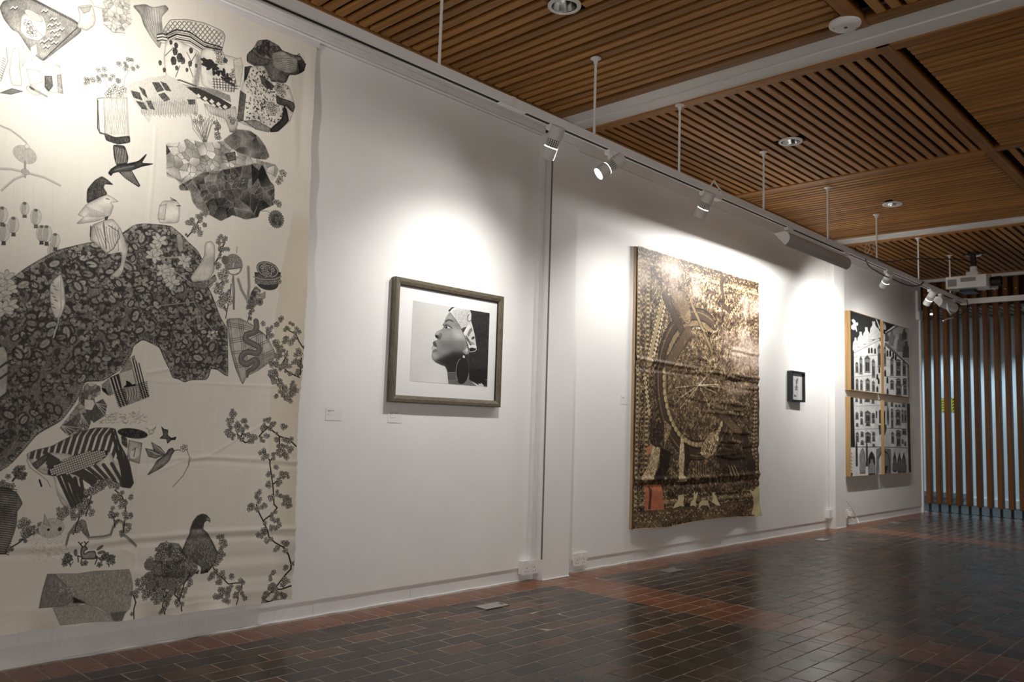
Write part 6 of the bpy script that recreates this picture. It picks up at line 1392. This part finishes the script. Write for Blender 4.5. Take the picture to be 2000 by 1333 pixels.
# ---------------------------------------------------------------- wall washers
def washer(y0, y1, lab, mat, lit, grp=None, tilt=0):
    e = empty('wall_washer', (TX, (y0 + y1) / 2, TZ), lab, 'wall washer', grp)
    for y in (y0 + .05, y1 - .05):
        bm = BM(); box(bm, TX - .016, TX + .018, y - .045, y + .045, TZ - .024, TZ - .0005); box(bm, TX - .01, TX + .012, y - .015, y + .015, TZ - .04, TZ - .02); rel(obj('adapter', bm, PLAST, bevel=.003), e)
    bm = BM(); box(bm, TX - .022, TX + .014, y0 + .06, y1 - .1, TZ - .038, TZ - .024); rel(obj('gear_tray', bm, PLAST, bevel=.003), e)
    cx, cz, r = TX - .025, TZ - .085, .058
    prof = [(cx - .070, cz + .0465), (cx - .01, cz + .052)] + [(cx + r * math.cos(a), cz + r * math.sin(a)) for a in np.linspace(1.3, -1.25, 14)]
    bm = BM(); n = len(prof); rings = []
    for y in (y0, y1):
        rings.append(([bm.verts.new((x, y, z_)) for x, z_ in prof], [bm.verts.new((x - .003, y, z_ - .002)) for x, z_ in prof]))
    for i in range(n - 1):
        bm.faces.new((rings[0][0][i], rings[0][0][i + 1], rings[1][0][i + 1], rings[1][0][i])); bm.faces.new((rings[0][1][i + 1], rings[0][1][i], rings[1][1][i], rings[1][1][i + 1]))
    for k in (0, n - 1):
        bm.faces.new((rings[0][0][k], rings[1][0][k], rings[1][1][k], rings[0][1][k]))
    bmesh.ops.recalc_face_normals(bm, faces=bm.faces[:]); rel(obj('visor', bm, mat, smooth=True), e)
    for y in (y0, y1):
        bm = BM(); A = [bm.verts.new((x, y - .002, z_)) for x, z_ in prof]; Bv = [bm.verts.new((x, y + .002, z_)) for x, z_ in prof]
        bm.faces.new(A); bm.faces.new(Bv[::-1]); m_ = len(A)
        for i in range(m_): bm.faces.new((A[i], A[(i + 1) % m_], Bv[(i + 1) % m_], Bv[i]))
        bmesh.ops.recalc_face_normals(bm, faces=bm.faces[:]); rel(obj('end_cheek', bm, PLAST), e)
    bm = BM(); lathe(bm, [(.0001, 0), (.008, 0), (.008, y1 - y0 - .06), (.0001, y1 - y0 - .06)], (cx - .002, y0 + .03, cz + .028), (0, 1, 0), 12); rel(obj('tube', bm, emit('tube_glow', (1, .98, .95), 6) if lit else PLAST, smooth=True), e)
    return e
washer(5.93, 7.14, 'long grey wall washer light slung under the track right of the golden hanging', plain('taupe_visor', (.44, .415, .385), .5), True)
e = washer(9.72, 10.30, 'short cream wall washer at the far end of the track by the projector', PLAST, False)
bm = BM(); tube(bm, curve_pts([(TX + .04, 9.85, TZ - .10), (TX + .05, 9.84, TZ - .17), (TX + .05, 9.95, TZ - .20), (TX + .05, 10.05, TZ - .17)], 8), .008, 8); rel(obj('loop', bm, PLAST, smooth=True), e)

# ---------------------------------------------------------------- recessed downlights, smoke detector
for (x, y), lab in zip(DOWN, ['recessed downlight over the drawn cloth, above the frame of view', 'recessed downlight with chrome bowl at the top of the view, near panel', 'recessed downlight in the slatted panel above the golden hanging', 'recessed downlight in the panel before the far beam', 'recessed downlight behind the projector mount', 'recessed downlight in the second row, near panel', 'recessed downlight in the second row, middle panel', 'recessed downlight in the second row, panel before the far beam']):
    e = empty('downlight', (x, y, CZ), lab, 'downlight', 'unlit downlights in the slatted ceiling')
    bm = BM(); lathe(bm, [(.083, 0), (.083, -.008), (.080, -.011), (.066, -.011), (.064, -.006)], (x, y, CZ), n=36); rel(obj('rim', bm, TRACKP, smooth=True), e)
    bm = BM(); lathe(bm, [(.0645, -.006), (.0645, .003), (.063, .004)], (x, y, CZ), n=36); rel(obj('gasket', bm, BLKPL, smooth=True), e)
    bm = BM(); lathe(bm, [(.0635, -.004), (.061, -.005), (.060, .0), (.056, .035), (.046, .062), (.036, .072)], (x, y, CZ), n=36); rel(obj('reflector', bm, CHROME, smooth=True), e)
    bm = BM(); lathe(bm, [(.0002, .040), (.012, .041), (.018, .050), (.020, .072), (.036, .0722)], (x, y, CZ), n=20); rel(obj('bulb', bm, plain('dull_bulb', (.25, .25, .24), .25), smooth=True), e)
e = empty('smoke_detector', (-1.553, 3.995, CZ), 'round white smoke detector on the timber frame by the near beam', 'smoke detector')
bm = BM(); lathe(bm, [(.076, -.006), (.078, -.014), (.076, -.020), (.058, -.034), (.050, -.037), (.0002, -.038)], (-1.553, 3.995, CZ), n=36); rel(obj('shell', bm, PLAST, smooth=True), e)
bm = BM(); lathe(bm, [(.0002, -.041), (.008, -.041), (.009, -.036)], (-1.545, 3.985, CZ), n=12); box(bm, -1.60, -1.592, 3.96, 3.966, CZ - .036, CZ - .026); box(bm, -1.512, -1.504, 4.02, 4.026, CZ - .036, CZ - .026); rel(obj('sensor', bm, BLKPL), e)
# ---------------------------------------------------------------- floor plates
for (x, y), lab in zip([(-3.228, 3.305), (-3.232, 5.112), (-3.268, 7.75), (-3.362, 9.98)], ['grey metal floor plate left of the near pier', 'grey metal floor plate below the golden hanging', 'grey metal floor plate left of the far pier', 'grey metal floor plate below the ink panels']):
    e = empty('floor_plate', (x, y, 0), lab, 'floor plate', 'metal floor plates along the wall')
    bm = BM(); box(bm, x - .046, x + .046, y - .09, y + .09, .0007, .0045); rel(obj('lid', bm, STEEL, bevel=.0015), e)
    bm = BM(); box(bm, x - .012, x + .012, y + .062, y + .072, .0045, .006); rel(obj('catch', bm, BLKPL), e)
# ---------------------------------------------------------------- projector on its pole
JX, JY = -2.53, 10.03
e = empty('projector', (JX, JY, CZ), 'white ceiling projector with a black lens hung on a pole', 'projector', None, (0, 0, 0))
bm = BM(); lathe(bm, [(.0002, 0), (.062, 0), (.062, -.012), (.02, -.02)], (JX, JY + .1, CZ - .012), n=20)
for a in range(4): box(bm, JX - .1 if a == 0 else JX - .012, JX + .1 if a == 0 else JX + .012, JY + .088, JY + .112, CZ - .022, CZ - .01) if a < 2 else None
rel(obj('ceiling_bracket', bm, BLKPL), e)
bm = BM(); lathe(bm, [(.030, 0), (.030, -.14), (.033, -.14), (.033, -.15), (.028, -.15)], (JX, JY + .1, CZ - .015), n=20); rel(obj('pole', bm, BLKPL, smooth=True), e)
bm = BM(); lathe(bm, [(.0002, -.15), (.036, -.15), (.036, -.21), (.0002, -.21)], (JX, JY + .1, CZ - .012), n=20); box(bm, JX - .06, JX + .06, JY + .03, JY + .17, 2.80, 2.845); rel(obj('swivel', bm, PLAST, bevel=.004), e)
for s_ in (-1, 1):
    bm = BM(); tube(bm, [(JX + s_ * .05, JY + .1, 2.815), (JX + s_ * .11, JY + .06, 2.77)], .012, 8); rel(obj('arm', bm, TRACKP), e)
bm = BM()
hx, hy, za, zb = .21, .185, 2.632, 2.765
c = [(JX - hx, JY - hy), (JX + hx - .02, JY - hy), (JX + hx + .01, JY + hy), (JX - hx, JY + hy)]
lo = [bm.verts.new((x, y, za + (.018 if y > JY else 0))) for x, y in c]; hi = [bm.verts.new((x * 1, y, zb)) for x, y in c]
bm.faces.new(lo[::-1]); bm.faces.new(hi)
for k in range(4): bm.faces.new((lo[k], lo[(k + 1) % 4], hi[(k + 1) % 4], hi[k]))
rel(obj('case', bm, PLAST, bevel=.010, seg=3), e)
for a, b, z0, z1, n in ((JX - .19, JX - .10, 2.655, 2.735, 6), (JX - .06, JX + .09, 2.70, 2.745, 4)):
    bm = BM(); box(bm, a, b, JY - hy - .0015, JY - hy + .002, z0, z1); rel(obj('vent', bm, plain('vent_grey', (.12, .12, .115), .5)), e)
    bm = BM()
    for k in range(n): zz = z0 + (z1 - z0) * (k + .5) / n; box(bm, a, b, JY - hy - .004, JY - hy - .001, zz - .003, zz + .003)
    rel(obj('vent_louvre', bm, plain('louvre_grey', (.4, .39, .37), .5)), e)
bm = BM(); lathe(bm, [(.075, 0), (.075, .012), (.060, .014)], (JX + hx - .02, JY - .04, 2.70), (1, 0, 0), 24); rel(obj('lens_collar', bm, plain('collar_grey', (.3, .29, .27), .5), smooth=True), e)
bm = BM(); lathe(bm, [(.052, 0), (.056, .10), (.054, .115), (.045, .115), (.040, .09), (.0002, .088)], (JX + hx - .02, JY - .04, 2.70), (1, 0, 0), 24); rel(obj('lens', bm, BLKPL, smooth=True), e)
bm = BM(); box(bm, JX - .1, JX + .05, JY - .08, JY + .1, 2.60, 2.634); rel(obj('cable_bay', bm, BLKPL, bevel=.01), e)
# ---------------------------------------------------------------- loose cables
def cable(name, pts, r, mat, lab, n=8):
    bm = BM(); tube(bm, curve_pts(pts, n), r, 8); return tag(obj(name, bm, mat, smooth=True), lab, 'cable')
def on(X, *px): return [(X, *wp(a, b, X)) for a, b in px]
cable('black_cable', on(TX + .035, (1690, 507), (1697, 520), (1710, 529), (1728, 539), (1745, 546), (1762, 554), (1780, 559), (1797, 557), (1804, 551)), .006, BLKPL, 'black cable sagging below the track beyond the grey wall washer')
cable('black_cable', on(TX + .05, (1670, 484), (1675, 490), (1700, 500), (1718, 508), (1732, 511), (1752, 510), (1778, 506)) + [(-2.66, 9.65, 2.93), (-2.60, 9.9, 2.96), (JX, JY + .06, 2.95)], .006, BLKPL, 'black cable looping above the track across to the projector')
for k, (pts, lab) in enumerate([([(1689, 498), (1694, 492), (1697, 484), (1694, 475)], 'left white cable between the track and the far beam'), ([(1691, 498), (1697, 491), (1700, 482), (1703, 473)], 'middle white cable between the track and the far beam'), ([(1695, 498), (1700, 490), (1704, 481), (1712, 473)], 'right white cable between the track and the far beam')]):
    q = on(TX, *pts); q[0] = (TX, q[0][1], TZ + .057); v_ = ray(*pts[-1]); q[-1] = tuple(CAM + v_ * ((CZ + .004 - 1) / v_[2])); q[1] = tuple(q[0][i] * .7 + q[-1][i] * .3 + (0, .05 * k, .03)[i] for i in range(3)); q[2] = tuple(q[0][i] * .3 + q[-1][i] * .7 + (0, -.03, 0)[i] for i in range(3)); cable('white_cable', q, .005, PLAST, lab)
cable('white_cable', [(TX, 4.80, TZ + .057), (TX + .01, 4.83, TZ + .10), (TX, 4.87, TZ + .09), (TX, 4.94, TZ + .057)], .006, PLAST, 'short white feed cable looped on the break in the track')
q = on(TX + .06, (1888, 586), (1890, 600), (1880, 612), (1862, 621)); cable('black_cable', q, .006, BLKPL, 'black cable end dangling below the far corner of the track')
q = on(TX + .06, (1862, 621), (1852, 623), (1842, 627)); cable('white_cable', q, .006, PLAST, 'short white cable tip hanging below the far corner of the track')
# ---------------------------------------------------------------- timber post screen
sc = empty('post_screen', (-3.0, 12.045, 0), 'screen of upright timber posts on black steel feet at the far end', 'screen')
FOOT = plain('black_steel_foot', (.012, .012, .012), .45)
pbm = BM(); box(pbm, -.029, .029, -.06, .06, .108, 3.10); bmesh.ops.bevel(pbm, geom=pbm.edges[:], offset=.003, segments=1, affect='EDGES')
pme = bpy.data.meshes.new('post'); pbm.to_mesh(pme); pbm.free(); pme.materials.append(WOODZ)
fbm_ = BM(); lathe(fbm_, [(.017, .108), (.017, .006)], n=12); lathe(fbm_, [(.0002, .0075), (.040, .0075), (.042, .004), (.042, .0003)], n=20)
fme = bpy.data.meshes.new('foot'); fbm_.normal_update(); fbm_.to_mesh(fme); fbm_.free(); fme.materials.append(FOOT)
bbm = BM()
for zz in (2.80, 2.93): lathe(bbm, [(.0002, 0), (.008, 0), (.009, -.004)], (0, -.061, zz), (0, -1, 0), 8)
bme = bpy.data.meshes.new('bolt'); bbm.to_mesh(bme); bbm.free(); bme.materials.append(STEEL)
for i in range(26):
    p = mesh_obj('post', pme, sc); p.location = (-3.602 + .1212 * i - sc.location.x, 0, 0)
    for nm, me in (('foot', fme), ('bolt', bme)): mesh_obj(nm, me, p)
# ---------------------------------------------------------------- odds and ends
y0, z0 = wp(1790, 620, -3.6)
e = empty('corner_trunking', (WX, 11.70, 2.6), 'white vertical trunking ending in a small box near the end of the wall', 'trunking')
bm = BM(); box(bm, WX + .0005, WX + .03, 11.655, 11.725, 2.66, 2.944); rel(obj('trunking', bm, TRIMP, bevel=.004), e)
bm = BM(); box(bm, WX + .0005, WX + .045, 11.66, 11.765, 2.55, 2.66); rel(obj('box', bm, PLAST, bevel=.005), e)
bm = BM(); box(bm, WX + .0005, WX + .006, 11.30, 11.52, .885, 1.085); tag(obj('blank_plate', bm, TRIMP, bevel=.002), 'blank white plate on the wall right of the ink panels', 'plate')
y_, zz = 13.7185, 0
tag(picture_y('hazard_notice', 13.718, -4.01, -3.735, 1.375, 1.592, printmat('notice_print', IMG_N, .5), None) if 'picture_y' in globals() else None, None) if False else None
bm = BM(); box(bm, -4.012, -3.735, 13.7155, 13.7195, 1.377, 1.592); uv = bm.loops.layers.uv.new('UVMap')
for f in bm.faces:
    for l in f.loops: l[uv].uv = ((l.vert.co.x + 4.012) / .277, (l.vert.co.z - 1.377) / .215)
tag(obj('hazard_notice', bm, printmat('notice_print', IMG_N, .5)), 'yellow and black hazard notice on the passage wall behind the posts', 'sign')
